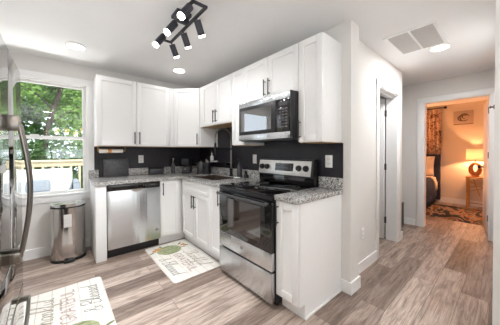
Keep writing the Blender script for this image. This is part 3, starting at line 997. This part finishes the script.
make_mat('cream pumpkin mat on the floor in front of the sink cabinets', (-.845, -1.105, 0), R90)
make_mat('cream pumpkin mat in the left foreground beside the fridge', (-1.905, -1.465, 0), math.pi/2)

# ------------------------------------------------------------------ counter clutter
Z = C1+.0005
# boards leaning on the backsplash
m = MB(Matrix.Translation((-1.36, -.042, Z+.002)) @ Matrix.Rotation(R(-5), 4, 'X')); m.box(-.175, .15, -.006, .006, 0, .245, bev=.005)
tag(m.build('cutting_board', 'black_matte'), 'plain black board leaning behind the speckled one by the window end', 'cutting board')
m = MB(Matrix.Translation((-1.33, -.075, Z+.002)) @ Matrix.Rotation(R(-7), 4, 'X')); m.box(-.155, .155, -.007, .007, 0, .25, bev=.005)
tag(m.build('cutting_board', 'speckled_charcoal'), 'speckled charcoal board leaning in front on the granite counter', 'cutting board')
# paper roll under the wall cabinet
t = thing('paper_roll', 'white paper roll with orange print hung under the left wall cabinet', 'paper towel', (-1.41, -.2, 1.24))
m = MB(); m.cyl((-1.545, -.2, 1.272), (-1.275, -.2, 1.272), .026, n=20); rl = m.build('roll', 'paper', t)
m = MB(); m.cyl((-1.45, -.2, 1.272), (-1.41, -.2, 1.272), .0264, n=20, cap=False); m.build('printed_band', 'orange_print', rl)
m = MB(); m.cyl((-1.558, -.2, 1.272), (-1.245, -.2, 1.272), .005)
for x in (-1.556, -1.247): m.cyl((x, -.2, 1.268), (x, -.2, 1.3335), .004)
m.build('holder', 'brass', t)
# storage tin
t = thing('storage_tin', 'low black storage tin with a lid on the granite counter', 'tin', (-.80, -.10, Z))
m = MB(); m.box(-.905, -.705, -.165, -.045, Z, Z+.088, bev=.008); m.build('tin_body', 'charcoal_plastic', t)
m = MB(); m.box(-.908, -.702, -.168, -.042, Z+.0885, Z+.108, bev=.006); m.build('lid', 'black_matte', t)
# stoppered bottle
t = thing('bottle', 'slim dark bottle with a silver funnel top right of the black tin', 'bottle', (-.535, -.10, Z))
m = MB(); m.lathe([(.028, 0), (.031, .01), (.031, .13), (.014, .165), (.013, .19)], (-.535, -.10, Z)); m.build('glass', 'charcoal_plastic', t)
m = MB(); m.lathe([(.008, .19), (.01, .2), (.032, .243), (.029, .245)], (-.535, -.10, Z)); m.build('stopper', 'chrome', t)
# coffee maker in the corner
t = thing('coffee_maker', 'black pod coffee maker with a small white light in the counter corner', 'coffee maker', (-.35, -.22, Z), R(-45))
m = MB(); m.box(-.06, .06, -.09, .09, .0, .02, bev=.005); m.build('drip_base', 'black_plastic', t, local=True)
m = MB(); m.box(-.06, .06, .0, .09, .0205, .24, bev=.012); m.build('tower', 'black_plastic', t, local=True)
m = MB(); m.box(-.06, .06, -.10, -.0005, .13, .24, bev=.012); m.box(-.02, .02, -.06, -.02, .115, .131); hd = m.build('brew_head', 'black_matte', t, local=True)
m = MB(); m.box(-.055, .055, -.085, -.002, .021, .10, bev=.006); fp = m.build('drawer', 'charcoal_plastic', t, local=True)
m = MB(); m.lathe([(.007, -.003), (.007, .0)], (.0, -.0862, .07), axis='y'); m.build('light', 'white_plastic', fp, local=True)
# kettle
kx, ky = -.20, -.42
t = thing('kettle', 'rounded dark electric kettle between the coffee maker and the faucet', 'kettle', (kx, ky, Z))
m = MB(); m.lathe([(.07, 0), (.073, .008), (.07, .015)], (kx, ky, Z)); m.build('power_base', 'black_plastic', t)
m = MB(); m.lathe([(.066, .0155), (.07, .03), (.066, .10), (.055, .165), (.046, .18)], (kx, ky, Z), n=28); m.build('jug', 'charcoal_plastic', t)
m = MB(); m.lathe([(.046, .181), (.04, .193), (.012, .197), (.012, .21), (.008, .213)], (kx, ky, Z)); m.build('lid', 'black_plastic', t)
m = MB(); m.tube([(kx+.05, ky-.045, Z+.165), (kx+.085, ky-.078, Z+.16), (kx+.09, ky-.083, Z+.09), (kx+.06, ky-.055, Z+.05)], .009); m.build('handle', 'black_plastic', t)
m = MB(); m.tube([(kx-.035, ky+.035, Z+.13), (kx-.065, ky+.065, Z+.165)], [.016, .009]); m.build('spout', 'charcoal_plastic', t)
# knife block next to it
t = thing('knife_block', 'small dark knife block with silver knife ends beside the kettle', 'knife block', (-.20, -.60, Z), R(-60))
m = MB(); m.prism([(-.05, 0), (.05, 0), (.045, .17), (-.01, .19)], -.04, .04, axis='y', bev=.004); m.build('block', 'black_matte', t, local=True)
for i in range(3):
    m = MB(); m.box(-.004+.018*i-.006, -.004+.018*i+.006, -.026+.0*i, -.012, .188-.008*i, .235-.012*i, bev=.003); m.build('knife_handle', 'grey_plastic', t, local=True)
# wire shelf over the upstand with soap pump and sponge
t = thing('sink_shelf', 'thin black shelf on the tile behind the faucet', 'shelf', (-.06, -.76, 1.085))
m = MB(); m.box(-.12, -.0085, -1.05, -.46, 1.092, 1.10, bev=.003); m.build('board', 'black_metal', t)
m = MB(); m.tube([(-.12, -1.05, 1.12), (-.12, -.46, 1.12)], .003, n=6)
for y in (-1.05, -.855, -.655, -.46): m.tube([(-.12, y, 1.10), (-.12, y, 1.12)], .003, n=6)
m.build('rail', 'black_metal', t)
for y in (-.97, -.54):
    m = MB(); m.box(-.10, -.0085, y-.006, y+.006, 1.06, 1.0915, bev=.002); m.build('bracket', 'black_metal', t)
t = thing('soap_dispenser', 'white soap pump bottle on the thin black shelf', 'soap dispenser', (-.07, -.535, 1.1005))
c = (-.07, -.535, 1.1005)
m = MB(); m.lathe([(.026, 0), (.029, .006), (.029, .085), (.012, .10), (.012, .112)], c); m.build('bottle', 'white_plastic', t)
m = MB(); m.cyl((c[0], c[1], c[2]+.112), (c[0], c[1], c[2]+.15), .006); m.tube([(c[0], c[1], c[2]+.15), (c[0]-.03, c[1], c[2]+.15), (c[0]-.042, c[1], c[2]+.142)], .006); m.build('pump', 'chrome', t)
m = MB(); m.box(-.10, -.03, -.655, -.60, 1.1005, 1.122, bev=.007)
tag(m.build('sponge', 'white_plastic'), 'small pale sponge beside the white soap pump', 'sponge')
# right of the faucet
c = (-.085, -1.275, Z)
t = thing('bottle', 'dark grey dish soap bottle with pump right of the faucet', 'bottle', c)
m = MB(); m.lathe([(.034, 0), (.038, .008), (.036, .09), (.027, .15), (.012, .185), (.012, .2)], c); m.build('glass', 'charcoal_plastic', t)
m = MB(); m.cyl((c[0], c[1], c[2]+.2), (c[0], c[1], c[2]+.235), .005); m.tube([(c[0], c[1], c[2]+.235), (c[0]-.035, c[1], c[2]+.235)], .006); m.build('pump', 'black_plastic', t)
t = thing('scrub_brush', 'stubby black scrub brush standing against the granite upstand near the range', 'brush', (-.075, -1.40, Z))
m = MB(); m.lathe([(.03, 0), (.034, .01), (.034, .035), (.03, .045)], (-.075, -1.40, Z)); m.build('bristles', 'black_matte', t)
m = MB(); m.lathe([(.012, .045), (.02, .06), (.018, .085), (.006, .095)], (-.075, -1.40, Z)); m.build('knob', 'black_plastic', t)
m = MB(); m.lathe([(.02, 0), (.042, .008), (.046, .013), (.04, .014), (.02, .005)], (-.20, -1.375, Z), n=28)
tag(m.build('soap_dish', 'white_plastic'), 'small white dish on the counter in front of the dark soap bottle', 'dish')

# ------------------------------------------------------------------ outlets
def outlet(label, loc, ang, kind='outlet'):
    t = thing('outlet', label, 'outlet', loc, ang)
    m = MB(); m.box(-.036, .036, -.006, -.0005, -.058, .058, bev=.002); p = m.build('plate', 'white_plastic', t, local=True)
    if kind == 'outlet':
        for z in (-.022, .022):
            m = MB(); m.box(-.016, .016, -.0075, -.0062, z-.014, z+.014, bev=.0006)
            s = m.build('socket', 'white_plastic', p, local=True)
            m = MB(); m.box(-.008, -.005, -.0079, -.0074, z-.005, z+.006); m.box(.005, .008, -.0079, -.0074, z-.005, z+.006); m.build('slots', 'black_matte', s, local=True)
    else:
        m = MB(); m.box(-.015, .015, -.009, -.0062, -.03, .03, bev=.001); m.build('rocker', 'white_plastic', p, local=True)
outlet('white outlet on the black tile above the dishwasher', (-.995, -.008, 1.152), 0)
outlet('white switch plate on the black tile just left of the range', (-.008, -1.505, 1.165), R90, 'switch')
outlet('white outlet on the black tile above the right granite counter', (-.008, -2.55, 1.165), R90)
outlet('white outlet low on the hallway wall', (.495, -2.647, .39), 0)

# ------------------------------------------------------------------ ceiling fixtures
def downlight(label, x, y, w=LAMP_W, r=.075):
    t = thing('downlight', label, 'ceiling light', (x, y, CH-.012), 0, 'recessed ceiling lights')
    m = MB(); m.lathe([(r, .0118), (r*1.22, .0118), (r*1.22, .008), (r*1.05, .0)], (x, y, CH-.012), n=32)
    m.build('trim_ring', 'white_plastic', t)
    m = MB(); m.lathe([(r*.98, -.0005), (r, -.003), (r*.9, -.005)], (x, y, CH-.012), n=32); m.build('lens', 'lamp_lens', t)
    light('bulb', 'AREA', (x, y, CH-.02), w, WARM, parent=t, shape='DISK', size=r*2)
downlight('round recessed ceiling light in front of the window', -1.788, -.62)
downlight('round recessed ceiling light near the kitchen corner cabinet', -.66, -.655)
downlight('round ceiling light beside the return air grille in the hallway', 1.239, -3.15, 19)
for i, (x, y) in enumerate(((-2.2, -4.6), (-.6, -4.6), (-2.2, -5.9), (-.6, -5.9))):  # unseen downlights added in the living area to fill the room
    downlight('round recessed fill light added unseen behind the camera, ' + ('left front', 'right front', 'left rear', 'right rear')[i], x, y, 3)

# track fixture
t = thing('track_light', 'black rectangular six-head spotlight fixture on the kitchen ceiling', 'ceiling light', (-1.15, -1.85, CH))
FZ = 2.325
xl, xr, ya, yb = -1.205, -1.10, -2.185, -1.50
m = MB(); s = .009
m.box(xl-s, xl+s, ya-s, yb+s, FZ-s, FZ+s); m.box(xr-s, xr+s, ya-s, yb+s, FZ-s, FZ+s)
m.box(xl, xr, ya-s, ya+s, FZ-s+.0004, FZ+s-.0004); m.box(xl, xr, yb-s, yb+s, FZ-s+.0004, FZ+s-.0004)
m.build('frame', 'track_metal', t)
m = MB(); cy = -1.87
m.box(-1.215, -1.09, cy-.065, cy+.065, CH-.028, CH-.0005, bev=.004); m.box(xl-.006, xr+.006, cy-.02, cy+.02, FZ+.008, CH-.027); m.build('canopy', 'track_metal', t)
for side, y0s in ((-1, (-2.15, -1.88, -1.61)), (1, (-2.03, -1.775, -1.51))):
    for y0 in y0s:
        x0 = xl if side < 0 else xr
        p = Vector((x0+side*.012, y0, FZ-.033))
        d = Vector((-.06, 0, -.085)).normalized() if side < 0 else Vector((.046, .022, -.082)).normalized()
        a = p-d*.012; b = p+d*.098
        m = MB(); m.cyl(a, b, .028, n=22); m.cyl(p+Vector((0, 0, .0)), (x0, y0, FZ), .006, n=8)
        hd = m.build('spot_head', 'track_metal', t)
        m = MB(); m.cyl(b, b+d*.016, .0275, .025, n=22); ln = m.build('lens', 'spot_lens', hd)
        q = d.to_track_quat('-Z', 'Y').to_euler()
        light('bulb', 'SPOT', b+d*.03, SPOT_W*(1 if side < 0 else .15), WARM, rot=q, parent=hd, spot_size=R(150), spot_blend=1.0, shadow_soft_size=.025)

# return air grille
t = thing('air_grille', 'white two-panel return air grille in the hallway ceiling', 'vent', (.84, -3.02, CH))
vx0, vx1, vy0, vy1 = .57, 1.14, -3.235, -2.81
m = MB(); fw = .032
z0, z1 = CH-.010, CH-.0005
m.box(vx0, vx1, vy0, vy0+fw, z0, z1); m.box(vx0, vx1, vy1-fw, vy1, z0, z1)
m.box(vx0, vx0+fw*.6, vy0+fw, vy1-fw, z0, z1); m.box(vx1-fw*.6, vx1, vy0+fw, vy1-fw, z0, z1)
ym = (vy0+vy1)/2
m.box(vx0, vx1, ym-.009, ym+.009, z0-.001, z1)
m.build('frame', 'trim_paint', t)
m = MB(); m.box(vx0+.01, vx1-.01, vy0+.01, vy1-.01, CH-.0025, CH-.0007); m.build('filter', 'vent_dark', t)
for y0, y1 in ((vy0+fw, ym-.009), (ym+.009, vy1-fw)):
    m = MB(); n = 44
    for i in range(n):
        x = vx0+fw*.6+(vx1-vx0-1.2*fw)*(i+.5)/n
        m.box(-.0045, .0045, y0, y1, -.0006, .0006, M=Matrix.Translation((x, 0, CH-.0065)) @ Matrix.Rotation(R(55), 4, 'Y'))
    m.build('louvers', 'vent_paint', t)

# dining chandelier behind the camera, mirrored in the kitchen window
t = thing('chandelier', 'row of warm globe bulbs mirrored in the window pane', 'chandelier', (-1.65, -4.5, 1.88))
m = MB(); m.cyl((-1.65, -4.5, CH-.001), (-1.65, -4.5, 1.99), .008); m.lathe([(.06, -.02), (.06, -.001)], (-1.65, -4.5, CH)); m.cyl((-2.02, -4.5, 1.99), (-1.28, -4.5, 1.99), .008); m.build('stem', 'black_metal', t)
for x, z in ((-1.99, 1.88), (-1.77, 1.89), (-1.57, 1.82), (-1.41, 1.945), (-1.335, 1.862)):
    m = MB(); m.ball((x, -4.5, z), .062); g = m.build('globe', 'globe_glow', t)
    light('bulb', 'POINT', (x, -4.5, z-.075), GLOBE_W, (1, .95, .9), parent=g, shadow_soft_size=.05)
    m = MB(); m.cyl((x, -4.5, z+.058), (x, -4.5, 1.985), .012); m.build('socket', 'black_metal', t)

# ------------------------------------------------------------------ doors
d = thing('door_1', 'x', 'door', (1.606, -2.505, 0), 0); del d['label'], d['category']; struct(d)
m = MB(); m.box(1.570, 1.602, -2.496, -1.83, .012, 2.012, bev=.002); sl = m.build('slab', 'door_paint', d)
for k, z in enumerate((.28, 1.04, 1.80)):
    m = MB(); m.cyl((1.6075, -2.508, z-.045), (1.6075, -2.508, z+.045), .0075, n=10); m.box(1.5725, 1.6065, -2.5, -2.4985, z-.044, z+.044)
    m.build('hinge', 'hinge_metal', d)
d = thing('door_2', 'x', 'door', (2.785, -3.462, 0), R(7.6)); del d['label'], d['category']; struct(d)
m = MB(); m.box(.004, .70, -.035, 0, .012, 2.04, bev=.002)
m.build('slab', 'door_paint', d, local=True)
m = MB()
for z0, z1 in ((.2, .85), (1.0, 1.9)):
    m.tube([(.12, .001, z0), (.58, .001, z0), (.58, .001, z1), (.12, .001, z1)], .006, n=6, closed=True)
m.build('panel_molding', 'door_paint', d, local=True)
m = MB(); m.lathe([(.028, 0), (.028, .006), (.011, .01), (.011, .035), (.026, .045), (.029, .06), (.018, .07)], (.635, .0, 1.0), axis='y'); m.build('knob', 'black_metal', d, local=True)
for z in (.28, 1.2, 1.85):
    m = MB(); m.cyl((.0, .004, z-.045), (.0, .004, z+.045), .008, n=10); m.box(-.012, .03, .0005, .002, z-.044, z+.044); m.build('hinge', 'hinge_metal', d, local=True)
# small metal stop on the wall edge at the right of the picture
t = thing('wall_hook', 'small grey metal knob on the white wall edge at far right', 'hook', (.11, -3.592, 1.53))
m = MB(); m.lathe([(.014, .0005), (.014, .004), (.005, .006), (.005, .014), (.010, .018), (.006, .022)], (.112, -3.592, 1.53), axis='y', n=16); m.build('knob', 'hinge_metal', t)
# dark container past the hall corner
t = thing('floor_bin', 'narrow black bin half hidden behind the hallway wall corner', 'bin', (2.37, -2.42, 0))
m = MB(); m.box(2.30, 2.50, -2.50, -2.30, .0, .375, bev=.012); m.build('bin_body', 'black_metal', t)
m = MB(); m.box(2.295, 2.505, -2.505, -2.295, .376, .40, bev=.008); m.build('lid', 'black_plastic', t)

# ------------------------------------------------------------------ bedroom
t = thing('bed', 'navy upholstered bed with cream bedding seen through the doorway', 'bed', (4.2, -1.75, 0))
m = MB(); m.box(5.17, 5.27, -2.55, -.95, .06, 1.19, bev=.02); m.build('headboard', 'navy_velvet', t)
m = MB(); m.box(3.25, 5.168, -2.50, -1.0, .14, .36, bev=.015); m.build('frame', 'navy_velvet', t)
m = MB(); m.box(3.27, 5.165, -2.48, -1.02, .362, .60, bev=.05, seg=3); m.build('mattress', 'linen', t)
for x in (3.33, 5.08):
    for y in (-2.44, -1.06):
        m = MB(); m.cyl((x, y, 0), (x, y, .139), .02, .03); m.build('leg', 'black_matte', t)
m = MB()
# draped navy blanket with folds on the near side
n = 60
for i in range(n):
    pass
top = [(-1.0, .655), (-2.44, .655), (-2.50, .635), (-2.53, .56), (-2.54, .40), (-2.55, .22), (-2.545, .10)]
rows = []
for i in range(n+1):
    x = 3.24+(4.62-3.24)*i/n
    row = []
    for k, (y, z) in enumerate(top):
        f = max(0, k-2)/4
        row.append(m.bm.verts.new((x, y-.018*f*math.sin(x*38+k*.3), z+.012*f*math.sin(x*7))))
    rows.append(row)
for a, b in zip(rows, rows[1:]):
    for k in range(len(top)-1):
        m.bm.faces.new((a[k], b[k], b[k+1], a[k+1]))
bl = m.build('blanket', 'navy_blanket', t)
sd = bl.modifiers.new('thick', 'SOLIDIFY'); sd.thickness = .012; sd.offset = -1
m = MB()
rows = []
for i in range(21):
    x = 4.60+.26*i/20
    row = [m.bm.verts.new((x, y-(.012*math.sin(x*45) if k > 2 else 0), z+.006)) for k, (y, z) in enumerate([(-1.0, .66), (-2.45, .66), (-2.52, .64), (-2.555, .52), (-2.56, .36)])]
    rows.append(row)
for a, b in zip(rows, rows[1:]):
    for k in range(4): m.bm.faces.new((a[k], b[k], b[k+1], a[k+1]))
sh = m.build('folded_sheet', 'linen', t)
sd = sh.modifiers.new('thick', 'SOLIDIFY'); sd.thickness = .014; sd.offset = -1
def pillow(label, x, y, ang, sz, z):
    m = MB()
    N = 14
    g = {}
    for sgn in (1, -1):
        for i in range(N+1):
            for j in range(N+1):
                u, v = i/N*2-1, j/N*2-1
                edge = (1-u**4)*(1-v**4)
                if (i in (0, N) or j in (0, N)) and sgn == -1: g[(sgn, i, j)] = g[(1, i, j)]; continue
                pin = 1-.07*(u*u*v*v)
                g[(sgn, i, j)] = m.bm.verts.new((sgn*.075*edge**.5, u*.36*sz*(1-.05*(1-v*v)), v*.24*sz*(1-.05*(1-u*u))))
        for i in range(N):
            for j in range(N):
                m.bm.faces.new((g[(sgn, i, j)], g[(sgn, i+1, j)], g[(sgn, i+1, j+1)], g[(sgn, i, j+1)]))
    o = m.build('pillow', 'linen', None, local=True)
    o.location = (x, y, z+.24*sz); o.rotation_euler = (0, R(ang), 0)
    return tag(o, label, 'pillow')
pillow('cream pillow standing against the navy headboard', 5.02, -2.11, 12, 1.0, .665)
pillow('cream pillow on the hidden far side of the bed', 5.02, -1.38, 12, 1.0, .665)
# rug
t = MB(); t.box(3.5, 4.88, -3.55, -1.2, .0005, .010, bev=.002)
tag(t.build('rug', 'abstract_rug'), 'abstract orange, cream and black rug on the bedroom floor', 'rug')
# curtain and rod
t = thing('curtain', 'floral brown patterned curtain panel hanging behind the bed', 'curtain', (5.2, -2.2, .1))
m = MB(); rows = []
n = 120
for i in range(n+1):
    y = -2.565+ .95*i/n
    xx = 5.235+.018*math.sin(i*.62)
    rows.append([m.bm.verts.new((xx, y, z)) for z in (1.195, 1.5, 1.9, 2.32)])
for a, b in zip(rows, rows[1:]):
    for k in range(3): m.bm.faces.new((a[k], b[k], b[k+1], a[k+1]))
cu = m.build('panel', 'curtain_cloth', t)
sd = cu.modifiers.new('thick', 'SOLIDIFY'); sd.thickness = .004
t = thing('curtain_rod', 'thin dark curtain rod with a ball finial above the curtain', 'curtain rod', (5.23, -1.9, 2.33))
m = MB(); m.cyl((5.235, -2.60, 2.335), (5.235, -.9, 2.335), .011); m.build('rod', 'black_metal', t)
m = MB(); m.ball((5.235, -2.63, 2.335), .032); m.build('finial', 'black_metal', t)
m = MB(); m.box(5.23, 5.2995, -2.585, -2.575, 2.325, 2.345); m.build('bracket', 'black_metal', t)
# picture
t = thing('picture', 'small canvas with a dark abstract swirl on the bedroom wall', 'picture', (5.28, -2.94, 2.06))
py0, py1, pz0, pz1 = -3.115, -2.775, 1.89, 2.215
m = MB(); m.box(5.275, 5.2995, py0, py1, pz0, pz1, bev=.003); cv = m.build('canvas', 'canvas', t)
m = MB(); m.box(5.2745, 5.2752, py0+.005, py1-.005, pz0+.005, pz0+.018); cy_, cz_ = (py0+py1)/2, (pz0+pz1)/2-.01
for k, (ra, rb, o_) in enumerate(((.09, .065, 0), (.075, .085, .5), (.06, .045, 1.0))):
    pts = []
    for i in range(26):
        a = -2.6+o_+i*.19
        pts.append((5.2735, cy_-.02*k+ra*math.cos(a), cz_+.015*k+rb*math.sin(a)))
    m.tube(pts, [.004+.008*math.sin(math.pi*i/25) for i in range(26)], n=6)
m.build('ink_swirl', 'ink', cv)
# bamboo side table
t = thing('side_table', 'light wood side table with criss-cross branch sides', 'table', (5.1, -3.25, 0))
ax0, ax1, ay0, ay1, at = 4.93, 5.27, -3.47, -3.03, .70
m = MB(); m.box(ax0-.01, ax1, ay0-.01, ay1+.01, at-.03, at, bev=.006); m.build('top', 'light_wood', t)
for x in (ax0+.02, ax1-.02):
    for y in (ay0+.02, ay1-.02):
        m = MB(); m.tube([(x, y, 0.0), (x, y, .2), (x, y, .45), (x, y, at-.031)], [.021, .018, .020, .019], n=10); m.build('leg', 'light_wood', t)
m = MB()
for (y0, z0, y1, z1, b) in ((ay1-.02, .62, ay0+.02, .36, .03), (ay1-.02, .36, ay0+.02, .60, -.03), (ay1-.02, .47, ay0+.02, .46, .04), (ay1-.12, .66, ay1-.22, .30, .03)):
    m.tube([(ax0+.015, y0, z0), (ax0+.012, (y0+y1)/2+b*.5, (z0+z1)/2+b), (ax0+.015, y1, z1)], .008, n=7)
m.tube([(ax0+.02, ay1-.02, .12), (ax0+.02, ay0+.02, .12)], .01, n=7)
m.build('branches', 'light_wood', t)
# table lamp with a ring base
lx, ly = 5.08, -3.165
t = thing('table_lamp', 'lit table lamp with a wooden ring base and drum shade', 'lamp', (lx, ly, at))
m = MB(); pts = [(lx, ly+.072*math.cos(a*math.pi/18), at+.172+.118*math.sin(a*math.pi/18)) for a in range(36)]
m.tube(pts, [.03+.010*(1-math.sin(a*math.pi/18)) for a in range(36)], n=12, closed=True)
m.lathe([(.07, .0005), (.07, .02), (.05, .028)], (lx, ly, at)); m.build('base', 'lamp_wood', t)
m = MB(); m.cyl((lx, ly, at+.28), (lx, ly, at+.41), .008); m.build('stem', 'black_metal', t)
m = MB(); n = 32
for r0, r1 in ((.15, .145),):
    lo = [m.bm.verts.new((lx+.15*math.cos(2*math.pi*i/n), ly+.15*math.sin(2*math.pi*i/n), 1.065)) for i in range(n)]
    hi = [m.bm.verts.new((lx+.145*math.cos(2*math.pi*i/n), ly+.145*math.sin(2*math.pi*i/n), 1.315)) for i in range(n)]
    for i in range(n): m.bm.faces.new((lo[i], lo[(i+1) % n], hi[(i+1) % n], hi[i]))
so = m.build('shade', 'lit_shade', t)
sd = so.modifiers.new('thick', 'SOLIDIFY'); sd.thickness = .003
m = MB(); m.ball((lx, ly, 1.16), .03); m.build('bulb', 'globe_glow', t)
light('bedroom_fill', 'POINT', (4.9, -.95, .75), 120, (1, .45, .2), shadow_soft_size=.12)  # added unseen light brightening the bedroom, no lamp stands there
light('bulb_light', 'POINT', (lx, ly, 1.14), 70, (1, .45, .2), parent=t, shadow_soft_size=.035)

# ------------------------------------------------------------------ outside the window
sbox('ground', 'soil', (-14, 8, .12, 22, -.9, -.6))
dk = MB()
for i in range(18):
    dk.box(-5, .5, .15+.145*i, .15+.145*i+.138, -.04, 0.0)
struct(dk.build('deck', 'deck_wood'))
t = thing('deck_railing', 'cream wooden deck railing with square balusters outside the window', 'railing', (-2, 2.6, 0))
m = MB(); m.box(-5, .5, 2.54, 2.66, 1.06, 1.10, bev=.005); m.box(-5, .5, 2.58, 2.62, .96, 1.058, bev=.003); m.build('top_rail', 'cream_paint', t)
m = MB(); m.box(-5, .5, 2.575, 2.625, .12, .20, bev=.003); m.build('bottom_rail', 'cream_paint', t)
for i in range(36):
    x = -4.9+.15*i
    m = MB(); m.box(x-.02, x+.02, 2.585, 2.618, .0, .962, bev=.002); m.build('baluster', 'cream_paint', t)
# white outdoor sofa
t = thing('outdoor_sofa', 'white cushioned outdoor sofa on the deck in front of the railing', 'sofa', (-2.3, 2.0, 0))
m = MB(); m.box(-2.95, -1.72, 1.55, 2.4, .12, .36, bev=.03); m.build('base', 'white_cushion', t)
for y in (1.6, 2.34):
    for x in (-2.9, -1.78):
        m = MB(); m.cyl((x, y, .0), (x, y, .121), .025); m.build('leg', 'grey_plastic', t)
m = MB(); m.box(-2.93, -1.74, 2.12, 2.4, .36, .93, bev=.08, seg=4); m.build('backrest', 'white_cushion', t)
m = MB(); m.box(-2.92, -1.75, 1.56, 2.13, .361, .50, bev=.05, seg=3); m.build('seat_cushion', 'white_cushion', t)
m = MB(); m.box(-1.735, -1.64, 1.62, 2.4, .12, .70, bev=.03, seg=3); m.build('armrest', 'slate_cushion', t)
m = MB(Matrix.Translation((-2.22, 2.0, .512)) @ Matrix.Rotation(R(-18), 4, 'X')); m.box(-.19, .15, -.06, .06, .0, .24, bev=.055, seg=4)
tag(m.build('throw_pillow', 'slate_cushion'), 'blue grey pillow lying on the white outdoor sofa', 'pillow')

def leafcloud(m, c, r, sz, count, rnd, lo=.55):
    for i in range(count):
        d = Vector((rnd.gauss(0, 1), rnd.gauss(0, 1), rnd.gauss(0, 1))).normalized()
        k = lo+(1-lo)*rnd.random()
        k *= 1+.18*math.sin(d.x*7+d.z*5)+.12*math.sin(d.z*11+d.y*4)
        p = Vector(c)+Vector((d.x*r[0], d.y*r[1], d.z*r[2]))*k
        a = Vector((rnd.gauss(0, 1), rnd.gauss(0, 1), rnd.gauss(0, .6))).normalized()
        b = a.cross(Vector((rnd.gauss(0, 1), rnd.gauss(0, 1), rnd.gauss(0, 1)))).normalized()
        s1 = sz*(.6+.8*rnd.random()); s2 = s1*.5
        vs = [m.bm.verts.new(p+q) for q in (-a*s1, b*s2, a*s1, -b*s2)]
        m.bm.faces.new(vs)
def tree(label, x, y, h, r, cz, mat, lean=0, count=3000, sz=.10, tr=.14, name='tree', back=0):
    rnd = random.Random(int(x*100+y*7))
    t = thing(name, label, 'tree', (x, y, -.6))
    m = MB(); pts = [(x+lean*f*f, y, -.6+h*f) for f in (0, .2, .4, .6, .8, 1)]
    m.tube(pts, [tr*1.3, tr, tr*.85, tr*.7, tr*.5, tr*.25], n=10)
    for k in range(7):
        f = .4+.08*k
        b = Vector((x+lean*f*f, y, -.6+h*f)); a = k*2.4
        m.tube([b, b+Vector((math.cos(a)*r*.35, math.sin(a)*r*.35, r*.3)), b+Vector((math.cos(a)*r*.7, math.sin(a)*r*.7, r*.45))], [tr*.4, tr*.25, tr*.1], n=6)
    m.build('trunk', 'bark', t)
    m = MB()
    for k in range(9):
        a = k*2.399; rr = r*.62*math.sqrt((k+.5)/9)
        leafcloud(m, (x+lean*.6+math.cos(a)*rr, y+back+math.sin(a)*rr*.8, cz+rnd.uniform(-1, 1)*r*.75), (r*.55, r*.5, r*.5), sz, count//9, rnd)
    m.build('crown', mat, t)
    return t
def shrub(label, x, y, w, h, mat, count=1500, sz=.07):
    rnd = random.Random(int(x*131+y*17)+5)
    t = thing('shrub', label, 'shrub', (x, y, -.6), 0)
    m = MB()
    for k in range(5):
        a = k*1.3; m.tube([(x, y, -.62), (x+math.cos(a)*w*.2, y+math.sin(a)*w*.2, -.6+h*.4), (x+math.cos(a)*w*.35, y+math.sin(a)*w*.35, -.6+h*.7)], [.03, .02, .008], n=6)
    m.build('stems', 'bark', t)
    m = MB()
    for k in range(5):
        leafcloud(m, (x+(k-2)*w*.22, y+rnd.uniform(-.2, .2), -.6+h*(.45+.1*rnd.random())), (w*.35, w*.4, h*.5), sz, count//5, rnd, .4)
    m.build('foliage', mat, t)
tree('leaning dark-trunked tree in the middle of the window view', -2.55, 8.2, 7.5, 2.5, 4.6, 'leaf_mid', lean=1.9, count=9000, tr=.115, back=2.0, sz=.075)
tree('bright leafy tree filling the right side of the window view', .2, 8.8, 7.0, 2.5, 3.9, 'leaf_bright', lean=-.3, count=8000, sz=.075)
tree('light green tree at the left of the window view', -4.6, 7.6, 6.5, 2.4, 3.8, 'leaf_bright', lean=.3, count=7600, sz=.075)
tree('tall dark green tree far back behind the leaning trunk', -1.0, 12.5, 10, 3.6, 4.8, 'leaf_dark', count=5200, sz=.16)
tree('broad dark tree far back at the left of the window view', -6.0, 13.0, 10, 3.8, 5.0, 'leaf_dark', count=5200, sz=.16)
tree('pale back-row tree rising between the two dark ones', -3.0, 16, 12, 4.2, 6.0, 'leaf_mid', count=5000, sz=.2)
shrub('dark bushy shrub behind the railing, left in the window', -3.4, 4.6, 1.8, 2.4, 'leaf_dark', 2400)
shrub('dark bushy shrub behind the railing, centre of the window', -1.9, 4.9, 1.8, 2.45, 'leaf_dark', 2400)
shrub('dark bushy shrub behind the railing, right in the window', -.5, 5.2, 1.9, 2.3, 'leaf_mid', 2400)
